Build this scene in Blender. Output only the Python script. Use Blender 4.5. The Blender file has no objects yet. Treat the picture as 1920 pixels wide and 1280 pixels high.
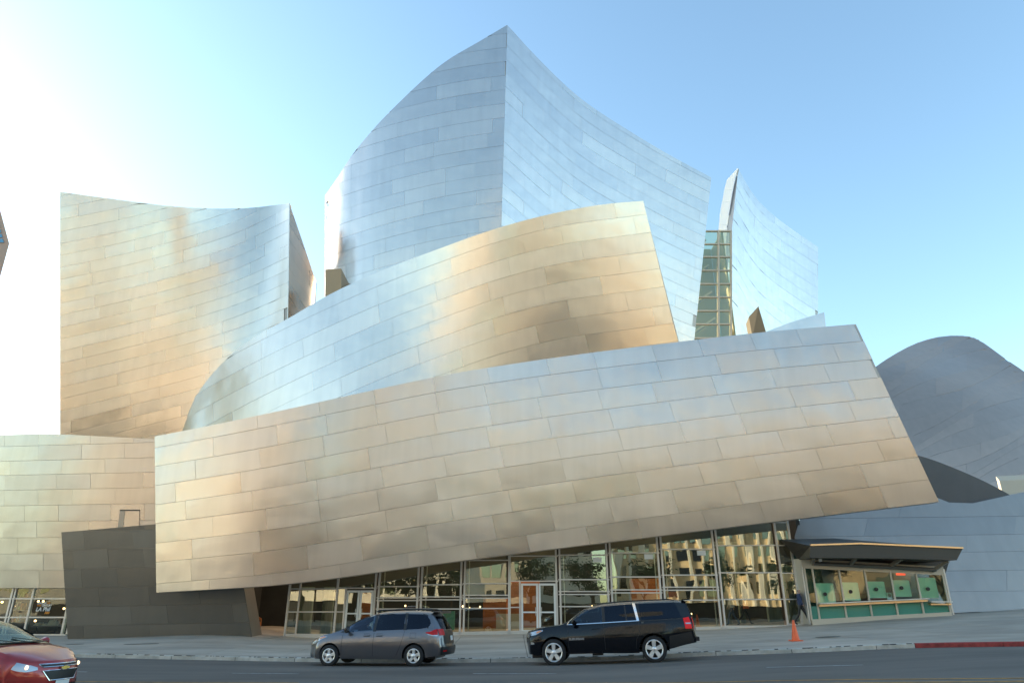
import bpy, bmesh, math, random
import numpy as np
from mathutils import Vector, Matrix
R = math.radians
rnd = random.Random(7)
scene = bpy.context.scene
col = scene.collection

# ------------------------------------------------------------------ camera
PITCH = math.atan(495 / 1280)
CAM_H = 1.65
cam_d = bpy.data.cameras.new('camera'); cam = bpy.data.objects.new('camera', cam_d); col.objects.link(cam)
cam_d.sensor_width = 36; cam_d.lens = 24; cam_d.clip_start = 0.1; cam_d.clip_end = 6000
cam.location = (0, 0, CAM_H); cam.rotation_euler = (R(90) + PITCH, 0, 0)
scene.camera = cam
# ------------------------------------------------------------------ sky and sun
SUN_EL, SUN_AZ = 12.5, -65.0          # azimuth measured from +Y towards +X
world = bpy.data.worlds.new("World"); scene.world = world; world.use_nodes = True
wn = world.node_tree; wn.nodes.clear()
sky = wn.nodes.new('ShaderNodeTexSky'); sky.sky_type = 'NISHITA'; sky.sun_disc = False
sky.sun_elevation = R(SUN_EL); sky.sun_rotation = R(SUN_AZ)
sky.altitude = 100; sky.air_density = 1.0; sky.dust_density = .85; sky.ozone_density = .6
bg = wn.nodes.new('ShaderNodeBackground'); bg.inputs['Strength'].default_value = 0.15
wo = wn.nodes.new('ShaderNodeOutputWorld')
tnt = wn.nodes.new('ShaderNodeMix'); tnt.data_type = 'RGBA'; tnt.blend_type = 'MULTIPLY'; tnt.inputs['Factor'].default_value = 1
tnt.inputs['B'].default_value = (.99, 1.165, 1.21, 1)
wn.links.new(sky.outputs[0], tnt.inputs['A']); wn.links.new(tnt.outputs['Result'], bg.inputs[0]); wn.links.new(bg.outputs[0], wo.inputs[0])
sd = bpy.data.lights.new('sun', 'SUN'); sun = bpy.data.objects.new('sun', sd); col.objects.link(sun)
sd.energy = 4.0; sd.angle = R(0.5); sd.color = (1.0, 0.85, 0.66)
_s = Vector((math.sin(R(SUN_AZ)) * math.cos(R(SUN_EL)), math.cos(R(SUN_AZ)) * math.cos(R(SUN_EL)), math.sin(R(SUN_EL))))
sun.rotation_euler = _s.to_track_quat('Z', 'Y').to_euler()
sun.location = (-80, 120, 90)
vs = scene.view_settings
vs.view_transform = 'Standard'; vs.look = 'None'; vs.gamma = 1; vs.use_curve_mapping = False; vs.exposure = 1.45
scene.display_settings.display_device = 'sRGB'
scene.cycles.max_bounces = 8; scene.cycles.glossy_bounces = 5; scene.cycles.transparent_max_bounces = 16

# ------------------------------------------------------------------ materials
MATS = {}
def mat(name, color=(.5, .5, .5), rough=.5, metal=0.0, var=0.0, vscale=2.0, bump=0.0, bscale=8.0, bdist=.02,
        obvar=0.0, emit=None, estr=0.0, coat=0.0, spec=None, color2=None, rvar=0.0, stretch=(1, 1, 1), detail=4):
    m = bpy.data.materials.new(name); m.use_nodes = True
    nt = m.node_tree; b = nt.nodes['Principled BSDF']
    b.inputs['Base Color'].default_value = (*color, 1); b.inputs['Roughness'].default_value = rough
    b.inputs['Metallic'].default_value = metal
    if coat: b.inputs['Coat Weight'].default_value = coat; b.inputs['Coat Roughness'].default_value = .04
    if spec is not None: b.inputs['Specular IOR Level'].default_value = spec
    if emit: b.inputs['Emission Color'].default_value = (*emit, 1); b.inputs['Emission Strength'].default_value = estr
    geo = nt.nodes.new('ShaderNodeNewGeometry')
    mp = nt.nodes.new('ShaderNodeMapping'); mp.inputs['Scale'].default_value = stretch
    nt.links.new(geo.outputs['Position'], mp.inputs['Vector'])
    src = None
    if var or color2:
        n = nt.nodes.new('ShaderNodeTexNoise'); n.inputs['Scale'].default_value = vscale; n.inputs['Detail'].default_value = detail
        n.inputs['Roughness'].default_value = .62
        nt.links.new(mp.outputs[0], n.inputs['Vector'])
        mx = nt.nodes.new('ShaderNodeMix'); mx.data_type = 'RGBA'
        ramp = nt.nodes.new('ShaderNodeMapRange'); ramp.inputs['From Min'].default_value = .35; ramp.inputs['From Max'].default_value = .65
        nt.links.new(n.outputs['Fac'], ramp.inputs['Value']); nt.links.new(ramp.outputs[0], mx.inputs['Factor'])
        c2 = color2 if color2 else tuple(min(1, c * (1 + var)) for c in color)
        c1 = color if color2 else tuple(c * (1 - var) for c in color)
        mx.inputs['A'].default_value = (*c1, 1); mx.inputs['B'].default_value = (*c2, 1)
        src = mx.outputs['Result']
        if rvar:
            mr = nt.nodes.new('ShaderNodeMapRange'); mr.inputs['From Min'].default_value = .3; mr.inputs['From Max'].default_value = .7
            mr.inputs['To Min'].default_value = max(.02, rough - rvar); mr.inputs['To Max'].default_value = rough + rvar
            nt.links.new(n.outputs['Fac'], mr.inputs['Value']); nt.links.new(mr.outputs[0], b.inputs['Roughness'])
    if obvar:
        oi = nt.nodes.new('ShaderNodeObjectInfo')
        hs = nt.nodes.new('ShaderNodeHueSaturation'); hs.inputs['Color'].default_value = (*color, 1)
        mr = nt.nodes.new('ShaderNodeMapRange'); mr.inputs['To Min'].default_value = 1 - obvar; mr.inputs['To Max'].default_value = 1 + obvar
        nt.links.new(oi.outputs['Random'], mr.inputs['Value']); nt.links.new(mr.outputs[0], hs.inputs['Value'])
        if src is not None: nt.links.new(src, hs.inputs['Color'])
        src = hs.outputs[0]
    if src is not None: nt.links.new(src, b.inputs['Base Color'])
    if bump:
        n2 = nt.nodes.new('ShaderNodeTexNoise'); n2.inputs['Scale'].default_value = bscale; n2.inputs['Detail'].default_value = 3
        nt.links.new(mp.outputs[0], n2.inputs['Vector'])
        bp = nt.nodes.new('ShaderNodeBump'); bp.inputs['Strength'].default_value = bump; bp.inputs['Distance'].default_value = bdist
        nt.links.new(n2.outputs['Fac'], bp.inputs['Height']); nt.links.new(bp.outputs[0], b.inputs['Normal'])
    MATS[name] = m
    return m

def glass_mat(name, tint, refl, rough=.0, wav=0.0, wscale=1.0, rcol=(1, 1, 1), wstretch=(1, 1, 1), wdist=.1):
    """pane: tinted see-through part plus a mirror part that grows at grazing angles"""
    m = bpy.data.materials.new(name); m.use_nodes = True; nt = m.node_tree; nt.nodes.clear()
    out = nt.nodes.new('ShaderNodeOutputMaterial'); mix = nt.nodes.new('ShaderNodeMixShader')
    tr = nt.nodes.new('ShaderNodeBsdfTransparent'); tr.inputs[0].default_value = (*tint, 1)
    gl = nt.nodes.new('ShaderNodeBsdfGlossy'); gl.inputs['Roughness'].default_value = rough; gl.inputs[0].default_value = (*rcol, 1)
    lw = nt.nodes.new('ShaderNodeLayerWeight'); lw.inputs['Blend'].default_value = .35
    mr = nt.nodes.new('ShaderNodeMapRange'); mr.inputs['To Min'].default_value = refl; mr.inputs['To Max'].default_value = 1.0
    nt.links.new(lw.outputs['Fresnel'], mr.inputs['Value']); nt.links.new(mr.outputs[0], mix.inputs[0])
    nt.links.new(tr.outputs[0], mix.inputs[1]); nt.links.new(gl.outputs[0], mix.inputs[2]); nt.links.new(mix.outputs[0], out.inputs[0])
    if wav:
        geo = nt.nodes.new('ShaderNodeNewGeometry'); mp = nt.nodes.new('ShaderNodeMapping'); mp.inputs['Scale'].default_value = wstretch
        nt.links.new(geo.outputs['Position'], mp.inputs['Vector'])
        n = nt.nodes.new('ShaderNodeTexNoise'); n.inputs['Scale'].default_value = wscale; n.inputs['Detail'].default_value = 1
        nt.links.new(mp.outputs[0], n.inputs['Vector'])
        bp = nt.nodes.new('ShaderNodeBump'); bp.inputs['Strength'].default_value = wav; bp.inputs['Distance'].default_value = wdist
        nt.links.new(n.outputs['Fac'], bp.inputs['Height']); nt.links.new(bp.outputs[0], gl.inputs['Normal'])
    MATS[name] = m
    return m

def steel_mat(name, color, rough, dent=.25, dscale=.55, tone=.035, aniso=0.0):
    """brushed steel sheet: per sheet tone, slight oil-canning, faint mottling of the finish"""
    m = bpy.data.materials.new(name); m.use_nodes = True; nt = m.node_tree; b = nt.nodes['Principled BSDF']
    b.inputs['Metallic'].default_value = 1.0
    geo = nt.nodes.new('ShaderNodeNewGeometry'); oi = nt.nodes.new('ShaderNodeObjectInfo')
    n = nt.nodes.new('ShaderNodeTexNoise'); n.inputs['Scale'].default_value = .35; n.inputs['Detail'].default_value = 6
    nt.links.new(geo.outputs['Position'], n.inputs['Vector'])
    v1 = nt.nodes.new('ShaderNodeMapRange'); v1.inputs['From Min'].default_value = .3; v1.inputs['From Max'].default_value = .7
    v1.inputs['To Min'].default_value = 1 - tone; v1.inputs['To Max'].default_value = 1 + tone
    nt.links.new(n.outputs['Fac'], v1.inputs['Value'])
    v2 = nt.nodes.new('ShaderNodeMapRange'); v2.inputs['To Min'].default_value = 1 - tone * 1.6; v2.inputs['To Max'].default_value = 1 + tone * 1.2
    nt.links.new(oi.outputs['Random'], v2.inputs['Value'])
    mu = nt.nodes.new('ShaderNodeMath'); mu.operation = 'MULTIPLY'; nt.links.new(v1.outputs[0], mu.inputs[0]); nt.links.new(v2.outputs[0], mu.inputs[1])
    mp3 = nt.nodes.new('ShaderNodeMapping'); mp3.inputs['Scale'].default_value = (2.6, 2.6, .12); nt.links.new(geo.outputs['Position'], mp3.inputs['Vector'])
    n3 = nt.nodes.new('ShaderNodeTexNoise'); n3.inputs['Scale'].default_value = 1.0; n3.inputs['Detail'].default_value = 5; nt.links.new(mp3.outputs[0], n3.inputs['Vector'])
    v3 = nt.nodes.new('ShaderNodeMapRange'); v3.inputs['From Min'].default_value = .3; v3.inputs['From Max'].default_value = .7; v3.inputs['To Min'].default_value = .965; v3.inputs['To Max'].default_value = 1.03
    nt.links.new(n3.outputs['Fac'], v3.inputs['Value']); mu3 = nt.nodes.new('ShaderNodeMath'); mu3.operation = 'MULTIPLY'
    nt.links.new(mu.outputs[0], mu3.inputs[0]); nt.links.new(v3.outputs[0], mu3.inputs[1]); mu = mu3
    hs = nt.nodes.new('ShaderNodeHueSaturation'); hs.inputs['Color'].default_value = (*color, 1)
    nt.links.new(mu.outputs[0], hs.inputs['Value']); nt.links.new(hs.outputs[0], b.inputs['Base Color'])
    r1 = nt.nodes.new('ShaderNodeMapRange'); r1.inputs['To Min'].default_value = rough * .86; r1.inputs['To Max'].default_value = rough * 1.14
    nt.links.new(oi.outputs['Random'], r1.inputs['Value']); nt.links.new(r1.outputs[0], b.inputs['Roughness'])
    # dents: low noise offset per sheet so that neighbours do not run into each other
    ad = nt.nodes.new('ShaderNodeVectorMath'); ad.operation = 'MULTIPLY_ADD'
    cx = nt.nodes.new('ShaderNodeCombineXYZ'); nt.links.new(oi.outputs['Random'], cx.inputs[0]); nt.links.new(oi.outputs['Random'], cx.inputs[2])
    ad.inputs[1].default_value = (30, 30, 30); nt.links.new(cx.outputs[0], ad.inputs[0]); nt.links.new(geo.outputs['Position'], ad.inputs[2])
    n2 = nt.nodes.new('ShaderNodeTexNoise'); n2.inputs['Scale'].default_value = dscale; n2.inputs['Detail'].default_value = 1.5
    nt.links.new(ad.outputs[0], n2.inputs['Vector'])
    bp = nt.nodes.new('ShaderNodeBump'); bp.inputs['Strength'].default_value = dent; bp.inputs['Distance'].default_value = .25
    nt.links.new(n2.outputs['Fac'], bp.inputs['Height']); nt.links.new(bp.outputs[0], b.inputs['Normal'])
    MATS[name] = m
    return m

steel_mat('steel_bright', (.57, .52, .49), .25, .10, tone=.018)
steel_mat('steel_warm', (.70, .615, .53), .27, .14, tone=.02)
steel_mat('steel_band', (.585, .52, .47), .27, .16, tone=.02)
steel_mat('steel_lowleft', (.50, .445, .40), .30, .16, tone=.02)
mat('gusset_shade', (.085, .083, .088), .5, metal=.2, var=.08, vscale=.5)
mat('steel_sunlit', (.78, .75, .70), .5, metal=.35)  # paler copy of the steel so the thin sail edge reads sunlit
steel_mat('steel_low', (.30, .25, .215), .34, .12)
steel_mat('steel_dome', (.60, .44, .34), .42, .10)
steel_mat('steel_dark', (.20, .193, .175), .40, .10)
mat('backing', (.44, .40, .36), .45, metal=.9)
mat('asphalt', (.122, .103, .086), .85, var=.26, vscale=.4, bump=.35, bscale=120, bdist=.006, stretch=(.25, 1, 1))
mat('concrete', (.40, .335, .268), .82, var=.22, vscale=.6, bump=.25, bscale=60, bdist=.004, obvar=.06, stretch=(.35, 1, 1), detail=8)
mat('concrete_dark', (.12, .11, .095), .9, var=.15, vscale=1)
mat('kerb_paint', (.38, .36, .31), .8, color2=(.56, .53, .47), vscale=2.5, obvar=.06)
mat('kerb_red', (.26, .035, .03), .75, var=.3, vscale=5)
mat('kerb_dirt', (.035, .033, .03), .9)
mat('line_white', (.40, .41, .41), .8, var=.35, vscale=5)
mat('line_yellow', (.45, .22, .03), .8, var=.3, vscale=5)
mat('ground', (.10, .098, .09), .95, var=.2, vscale=.1)
mat('alu', (.62, .60, .56), .38, metal=.6)
mat('alu_dark', (.14, .135, .12), .45, metal=.5)
mat('cream', (.55, .47, .36), .5)
mat('bronze', (.80, .52, .28), .35, metal=1)
mat('canopy', (.055, .05, .042), .45, metal=.3)
mat('black', (.01, .01, .01), .5)
mat('rubber', (.018, .018, .019), .8)
mat('white', (.75, .75, .72), .5)
mat('wood', (.42, .13, .03), .45, var=.2, vscale=1.5, stretch=(1, 1, 4))
mat('teal', (.10, .33, .25), .45, var=.1, vscale=2); mat('teal_gloss', (.08, .27, .20), .12); mat('teal_light', (.42, .78, .62), .5); mat('bronze_dark', (.30, .22, .13), .5, metal=.8); mat('canopy_brkt', (.20, .18, .15), .5)
mat('teal_dark', (.05, .14, .11), .5)
mat('curtain', (.38, .42, .34), .8, var=.2, vscale=3, stretch=(6, 6, .2))
mat('inner_dark', (.035, .034, .03), .8, var=.2, vscale=1)
mat('inner_green', (.36, .31, .15), .6); mat('inner_floor', (.10, .09, .075), .35)
mat('orange_print', (.8, .30, .03), .6)
mat('lamp', (.9, .7, .4), .5, emit=(1, .62, .28), estr=3.0)
glass_mat('lobby_glass', (.66, .74, .64), .22, wav=.13, wscale=1.0, wstretch=(1, 1, .3), rcol=(.90, .95, .82), wdist=.05)
glass_mat('shop_glass', (.7, .75, .68), .08, wav=.1, rcol=(.9, .95, .85))
glass_mat('kiosk_glass', (.82, .95, .86), .05, wav=.15, wscale=.8, rcol=(.95, .95, .80), wdist=.04)
glass_mat('tower_glass', (.75, .78, .58), .16, wav=.2, wscale=.5, rcol=(.72, .80, .62))
glass_mat('far_glass', (.10, .12, .12), .35, rcol=(.85, .9, .9))

# ------------------------------------------------------------------ object helpers
class Acc:
    def __init__(s): s.v = []; s.f = []; s.n = []
    def add(s, vs_, fs_):
        o = len(s.v); s.v += [tuple(p) for p in vs_]; s.f += [tuple(i + o for i in f) for f in fs_]
    def box(s, x0, x1, y0, y1, z0, z1, rz=0.0, c=None, bev=0):
        P = [(x, y, z) for z in (z0, z1) for y in (y0, y1) for x in (x0, x1)]
        if rz:
            cx, cy = c if c else ((x0 + x1) / 2, (y0 + y1) / 2); ca, sa = math.cos(rz), math.sin(rz)
            P = [(cx + (x - cx) * ca - (y - cy) * sa, cy + (x - cx) * sa + (y - cy) * ca, z) for x, y, z in P]
        s.add(P, [(0, 2, 3, 1), (4, 5, 7, 6), (0, 1, 5, 4), (2, 6, 7, 3), (0, 4, 6, 2), (1, 3, 7, 5)])
    def bar(s, a, b, w, d=None, up=(0, 0, 1)):
        """rectangular bar from a to b, w across (perp. to up), d along up"""
        d = d or w; a = Vector(a); b = Vector(b); t = (b - a).normalized(); upv = Vector(up)
        if abs(t.dot(upv)) > .98: upv = Vector((0, 1, 0))
        sx = t.cross(upv).normalized(); uz = sx.cross(t).normalized()
        P = [p + sx * i * w / 2 + uz * j * d / 2 for p in (a, b) for i, j in ((-1, -1), (1, -1), (1, 1), (-1, 1))]
        s.add(P, [(3, 2, 1, 0), (4, 5, 6, 7), (0, 1, 5, 4), (1, 2, 6, 5), (2, 3, 7, 6), (3, 0, 4, 7)])
    def tube(s, pts, r, n=8, cap=True):
        pts = [Vector(p) for p in pts]; rr = r if isinstance(r, (list, tuple)) else [r] * len(pts); base = len(s.v); V = []
        for i, p in enumerate(pts):
            t = (pts[min(i + 1, len(pts) - 1)] - pts[max(i - 1, 0)]).normalized()
            a = t.orthogonal().normalized() if abs(t.z) > .9 else t.cross(Vector((0, 0, 1))).normalized(); b = t.cross(a).normalized()
            V += [p + (a * math.cos(k * 2 * math.pi / n) + b * math.sin(k * 2 * math.pi / n)) * rr[i] for k in range(n)]
        F = [(i * n + k, i * n + (k + 1) % n, (i + 1) * n + (k + 1) % n, (i + 1) * n + k) for i in range(len(pts) - 1) for k in range(n)]
        if cap: F += [tuple(range(n - 1, -1, -1)), tuple((len(pts) - 1) * n + k for k in range(n))]
        s.add(V, F)
    def lathe(s, prof, n=24, axis='Z', c=(0, 0, 0)):
        V = []
        for r, h in prof:
            for k in range(n):
                a = 2 * math.pi * k / n; x, y = r * math.cos(a), r * math.sin(a)
                V.append((c[0] + x, c[1] + y, c[2] + h) if axis == 'Z' else (c[0] + x, c[1] + h, c[2] + y))
        m_ = len(prof)
        F = [(i * n + k, i * n + (k + 1) % n, (i + 1) * n + (k + 1) % n, (i + 1) * n + k) for i in range(m_ - 1) for k in range(n)]
        s.add(V, F)
    def prism(s, pts, off):
        """polygon pts (3D, planar) extruded by vector off"""
        n = len(pts); off = Vector(off)
        V = [Vector(p) for p in pts] + [Vector(p) + off for p in pts]
        s.add(V, [tuple(range(n)), tuple(range(2 * n - 1, n - 1, -1))] + [(k, k + n, (k + 1) % n + n, (k + 1) % n) for k in range(n)])
    def sheet(s, grid, th=None):
        """grid[i][j] of points -> surface"""
        ni, nj = len(grid), len(grid[0]); V = [p for r_ in grid for p in r_]
        s.add(V, [(i * nj + j, i * nj + j + 1, (i + 1) * nj + j + 1, (i + 1) * nj + j) for i in range(ni - 1) for j in range(nj - 1)])

def wloc(o):
    v = Vector((0, 0, 0))
    while o is not None: v = v + o.location; o = o.parent
    return v
def build(name, acc, m, parent=None, smooth=False, loc=None, label=None, fix=True):
    """one mesh object; acc holds WORLD coordinates, the object sits at loc (or on its parent's place)"""
    me = bpy.data.meshes.new(name)
    base = wloc(parent) if parent is not None else Vector((0, 0, 0))
    o = bpy.data.objects.new(name, me)
    if loc is not None:
        o.location = Vector(loc) - base; base = Vector(loc)
    me.from_pydata([tuple(Vector(p) - base) for p in acc.v], [], acc.f)
    if fix:
        bm = bmesh.new(); bm.from_mesh(me); bmesh.ops.recalc_face_normals(bm, faces=bm.faces); bm.to_mesh(me); bm.free()
    me.materials.append(MATS[m] if isinstance(m, str) else m)
    if smooth:
        me.polygons.foreach_set('use_smooth', [True] * len(me.polygons))
        if smooth == 'auto': me.set_sharp_from_angle(angle=R(38))
    col.objects.link(o)
    if parent is not None: o.parent = parent
    if label: o['label'] = label
    return o
def thing(name, label, cat, loc=(0, 0, 0), group=None, rz=0.0):
    o = bpy.data.objects.new(name, None); o.empty_display_size = .3; col.objects.link(o); o.location = loc; o.rotation_euler = (0, 0, rz)
    o['label'] = label; o['category'] = cat
    if group: o['group'] = group
    return o
def tag(o, label, cat, group=None):
    o['label'] = label; o['category'] = cat
    if group: o['group'] = group
    return o
def struct(o, kind='structure', label=None):
    o['kind'] = kind
    if label: o['label'] = label
    return o

# ------------------------------------------------------------------ measuring: a photo point at a chosen distance
cp, sp_ = math.cos(PITCH), math.sin(PITCH)
def ray(x, y):
    u = (x - 960) / 1280; v = (640 - y) / 1280
    return np.array([u, cp - v * sp_, sp_ + v * cp])
def at(x, y, Y):
    d = ray(x, y); t = Y / d[1]
    return Vector((d[0] * t, Y, CAM_H + d[2] * t))
def hit(x, y, F, t0=15.0, t1=200.0):
    """first point along the line of sight on the surface Y = F(X, Z)"""
    d = ray(x, y)
    g = lambda t: t * d[1] - F(t * d[0], CAM_H + t * d[2])
    N = 60; ts = np.linspace(t0, t1, N); a = t0
    ga = g(a); b = None
    for t in ts[1:]:
        if g(t) >= 0: b = t; break
        a = t
    if b is None: b = t1
    for _ in range(34):
        m_ = (a + b) / 2
        if g(m_) >= 0: b = m_
        else: a = m_
    t = (a + b) / 2
    return Vector((t * d[0], t * d[1], CAM_H + t * d[2]))
def curve(pts):
    """smooth (monotone cubic) interpolation through points, straight beyond the ends"""
    pts = sorted(pts); X = np.array([p[0] for p in pts], float); Yv = np.array([p[1] for p in pts], float)
    h = np.diff(X); dl = np.diff(Yv) / h; m_ = np.zeros(len(X))
    m_[0] = dl[0]; m_[-1] = dl[-1]
    for i in range(1, len(X) - 1): m_[i] = (dl[i - 1] * h[i] + dl[i] * h[i - 1]) / (h[i] + h[i - 1])
    def f(x):
        if x <= X[0]: return float(Yv[0] + m_[0] * (x - X[0]))
        if x >= X[-1]: return float(Yv[-1] + m_[-1] * (x - X[-1]))
        i = int(np.searchsorted(X, x)) - 1; i = max(0, min(i, len(h) - 1)); t = (x - X[i]) / h[i]
        return float((2 * t**3 - 3 * t**2 + 1) * Yv[i] + (t**3 - 2 * t**2 + t) * h[i] * m_[i] + (-2 * t**3 + 3 * t**2) * Yv[i + 1] + (t**3 - t**2) * h[i] * m_[i + 1])
    return f

# ------------------------------------------------------------------ street levels
def kerbY(X): return 26.2 - .16 * X
_kp = [(-200, 1226), (140, 1231.5), (360, 1236), (580, 1240), (900, 1241), (1150, 1236.5), (1300, 1230), (1500, 1223), (1720, 1214), (1920, 1211), (2200, 1207)]
_zk = []
for x, y in _kp:
    p = hit(x, y, lambda X, Z: kerbY(X)); _zk.append((p.x, p.z))
zkerb = curve([(-60, _zk[0][1])] + _zk + [(60, _zk[-1][1] + .3)])
_bp = [(-200, 1199, 35), (130, 1197.5, 36.2), (470, 1192.5, 36.2), (533, 1191, 38.0), (860, 1189.5, 37.4), (1150, 1184, 36.9), (1340, 1178.5, 36.6), (1503, 1170.5, 36.4), (1640, 1161, 35.6), (1803, 1153, 34.8), (1920, 1148.5, 34.4)]
_zb = []
for x, y, Y in _bp:
    p = at(x, y, Y); c_ = kerbY(p.x); z0_ = zkerb(p.x) + .14
    _zb.append((p.x, z0_ + (p.z - z0_) * (36 - c_) / (Y - c_)))
zback = curve([(-60, _zb[0][1])] + sorted(_zb) + [(60, _zb[-1][1] + 1.2)])
def walkZ(X, Y):
    c = kerbY(X); t = (Y - c) / (36 - c); t = max(0, t); t = min(t, 1.5)
    return zkerb(X) + .14 + (zback(X) - zkerb(X) - .14) * t
def roadZ(X, Y):
    d = kerbY(X) - Y
    return zkerb(X) + .021 * min(max(d, 0), 10)
# ================================================================== SETTING
def grid_surface(name, xs, ys, f, m, parent=None):
    a = Acc(); a.sheet([[(x, y(x) if callable(y) else y, 0) for y in ys] for x in xs])
    a.v = [(x, y, f(x, y)) for x, y, z in a.v]
    return build(name, a, m, parent, smooth=True)
a = Acc(); a.add([(-2500, -2500, -.9), (2500, -2500, -.9), (2500, 2500, -.9), (-2500, 2500, -.9)], [(0, 1, 2, 3)])
struct(build('ground', a, 'ground'), label='flat ground running out of sight round the street')
xs = list(np.arange(-70, 71, 1.0))
FARK = 18.6     # road width
ys = [(lambda k: (lambda X: kerbY(X) - k))(k) for k in (0.0, .5, 2, 4, 6, 8, 9, 10, 12, 14, 16, FARK)]
struct(grid_surface('road', xs, ys, lambda x, y: roadZ(x, y), 'asphalt'), label='grey asphalt road in the shade of the hall')
# near footpath (behind the camera) and the plaza beyond it
ys2 = [(lambda k: (lambda X: kerbY(X) - FARK - k))(k) for k in (.15, 3, 6, 10, 20, 60)]
struct(grid_surface('opposite_pavement', xs, ys2, lambda x, y: -.02 + 0 * x, 'concrete'), label='pavement on the near side of the road')
a = Acc()
for i in range(len(xs) - 1):
    x0, x1 = xs[i], xs[i + 1]
    for (k0, k1, zt) in ((0, .15, 0),):
        P = []
        for x in (x0, x1):
            y0 = kerbY(x) - FARK; P += [(x, y0, roadZ(x, y0) - .05), (x, y0, .0), (x, y0 - .15, .0)]
        a.add(P, [(0, 1, 4, 3), (1, 2, 5, 4)])
struct(build('opposite_kerb', a, 'kerb_paint'))
# far footpath: slabs as pieces on a bed
bed = grid_surface('pavement', xs, [(lambda k: (lambda X: kerbY(X) + k))(k) for k in (.16, 3, 6, 9, 14, 22)], lambda x, y: walkZ(x, y) - .03, 'concrete_dark')
struct(bed, label='wide grey concrete pavement in front of the hall')
rows = [(.17, 3.4), (3.4, 7.2), (7.2, 11.5), (11.5, 16.5)]
kx = []
x = -33.0
while x < 34: kx.append(x); x += 3.05
for ri, (r0, r1) in enumerate(rows):
    off = 0
    for i in range(len(kx) - 1):
        x0, x1 = kx[i] + off + .012, kx[i + 1] + off - .012
        if ri == 3 and (x1 > 12 or x0 < -30): pass
        a = Acc(); nx = 3
        top = [[(X, kerbY(X) + k, walkZ(X, kerbY(X) + k)) for k in (r0 + .012, (r0 + r1) / 2, r1 - .012)] for X in np.linspace(x0, x1, nx)]
        a.sheet(top)
        loop = [top[i2][0] for i2 in range(nx)] + [top[-1][1]] + [top[i2][2] for i2 in range(nx - 1, -1, -1)] + [top[0][1]]
        n = len(loop); a.add(loop + [(p[0], p[1], p[2] - .06) for p in loop], [(k, (k + 1) % n, (k + 1) % n + n, k + n) for k in range(n)])
        build('paving_slab', a, 'concrete', bed, fix=False)
# kerb stones
kb = Acc()
for i in range(len(xs) - 1):
    P = []
    for x in (xs[i], xs[i + 1]): P += [(x, kerbY(x) + .02, zkerb(x) - .1), (x, kerbY(x) + .02, zkerb(x) + .11), (x, kerbY(x) + .155, zkerb(x) + .11)]
    kb.add(P, [(0, 1, 4, 3), (1, 2, 5, 4)])
kerb = struct(build('kerb', kb, 'kerb_dirt'), label='painted concrete kerb, pale with a red stretch at the right')
xr = hit(1716, 1210, lambda X, Z: kerbY(X)).x
x = -30.0
while x < 30:
    w = 2.3 + rnd.random() * .5
    if x < xr < x + w: w = xr - x
    segs = np.linspace(x + .012, x + w - .012, 4); a = Acc(); g = []
    for X in segs:
        z = zkerb(X); yk = kerbY(X)
        g.append([(X, yk - .004, z - .06), (X, yk, z + .115), (X, yk + .018, z + .136), (X, yk + .148, z + .142), (X, yk + .15, z + .08)])
    a.sheet(g); n = 5
    a.add(g[0], [tuple(range(n))]); a.add(g[-1], [tuple(range(n))])
    build('kerb_stone', a, 'kerb_red' if x > xr - .01 else 'kerb_paint', kerb)
    x += w
# chips of bare dark kerb and gutter grime
a = Acc()
for k in range(120):
    X = rnd.uniform(-16, 16)
    if X > xr: continue
    w = rnd.uniform(.05, .35); z = zkerb(X) + .139; y = kerbY(X) + rnd.uniform(-.004, .0)
    h = rnd.uniform(.01, .03)
    w *= .6; h *= .6; a.add([(X, y - .004, z - h), (X + w, kerbY(X + w) - .008, zkerb(X + w) + .139 - h * rnd.uniform(.3, 1)), (X + w, kerbY(X + w) + .03, zkerb(X + w) + .1455), (X, kerbY(X) + .03, z + .0065)], [(0, 1, 2, 3)])
struct(build('paint_chips', a, 'kerb_dirt', kerb, fix=False), 'stuff')
# road markings
def marking(name, px0, px1, y0, y1, w, m, label):
    p0 = hit(px0, y0, lambda X, Z: 1e9, 5, 60) if False else None
    def gnd(px, py):
        d = ray(px, py); a_, b_ = 5.0, 60.0
        for _ in range(40):
            t = (a_ + b_) / 2; q = (t * d[0], t * d[1], CAM_H + t * d[2])
            if q[2] > roadZ(q[0], q[1]): a_ = t
            else: b_ = t
        return q
    A, B = gnd(px0, y0), gnd(px1, y1); ac = Acc(); g = []
    for t in np.linspace(0, 1, max(2, int(abs(B[0] - A[0])))):
        X = A[0] + (B[0] - A[0]) * t; Y = A[1] + (B[1] - A[1]) * t
        g.append([(X, Y - w / 2, roadZ(X, Y - w / 2) + .006), (X, Y + w / 2, roadZ(X, Y + w / 2) + .006)])
    ac.sheet(g); o = build(name, ac, m); struct(o, label=label); return o
marking('lane_line', 435, 560, 1261.5, 1262.5, .10, 'line_white', 'broken white lane line on the road before the grey minivan')
marking('lane_line', 887, 1043, 1262, 1262.3, .10, 'line_white', 'broken white lane line on the road before the black wagon')
marking('lane_line', 1437, 1618, 1250.5, 1246, .10, 'line_white', 'broken white lane line on the road below the orange cone')
marking('lane_line', -40, 163, 1255, 1259, .10, 'line_white', 'broken white lane line beside the red car')
for dy, l in ((0, 'upper'), (5.5, 'lower')):
    marking('centre_line', -300, 560, 1273 + dy, 1279 + dy, .11, 'line_yellow', f'{l} yellow centre line at the left edge of the road')
    marking('centre_line', 1010, 2200, 1279.5 + dy, 1266.5 + dy, .11, 'line_yellow', f'{l} yellow centre line along the right half of the road')

# ================================================================== CONCERT HALL
hall = thing('concert_hall', 'huge concert hall of curving brushed steel sails above a glazed street lobby', 'concert hall', (0, 36, 0))

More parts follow.
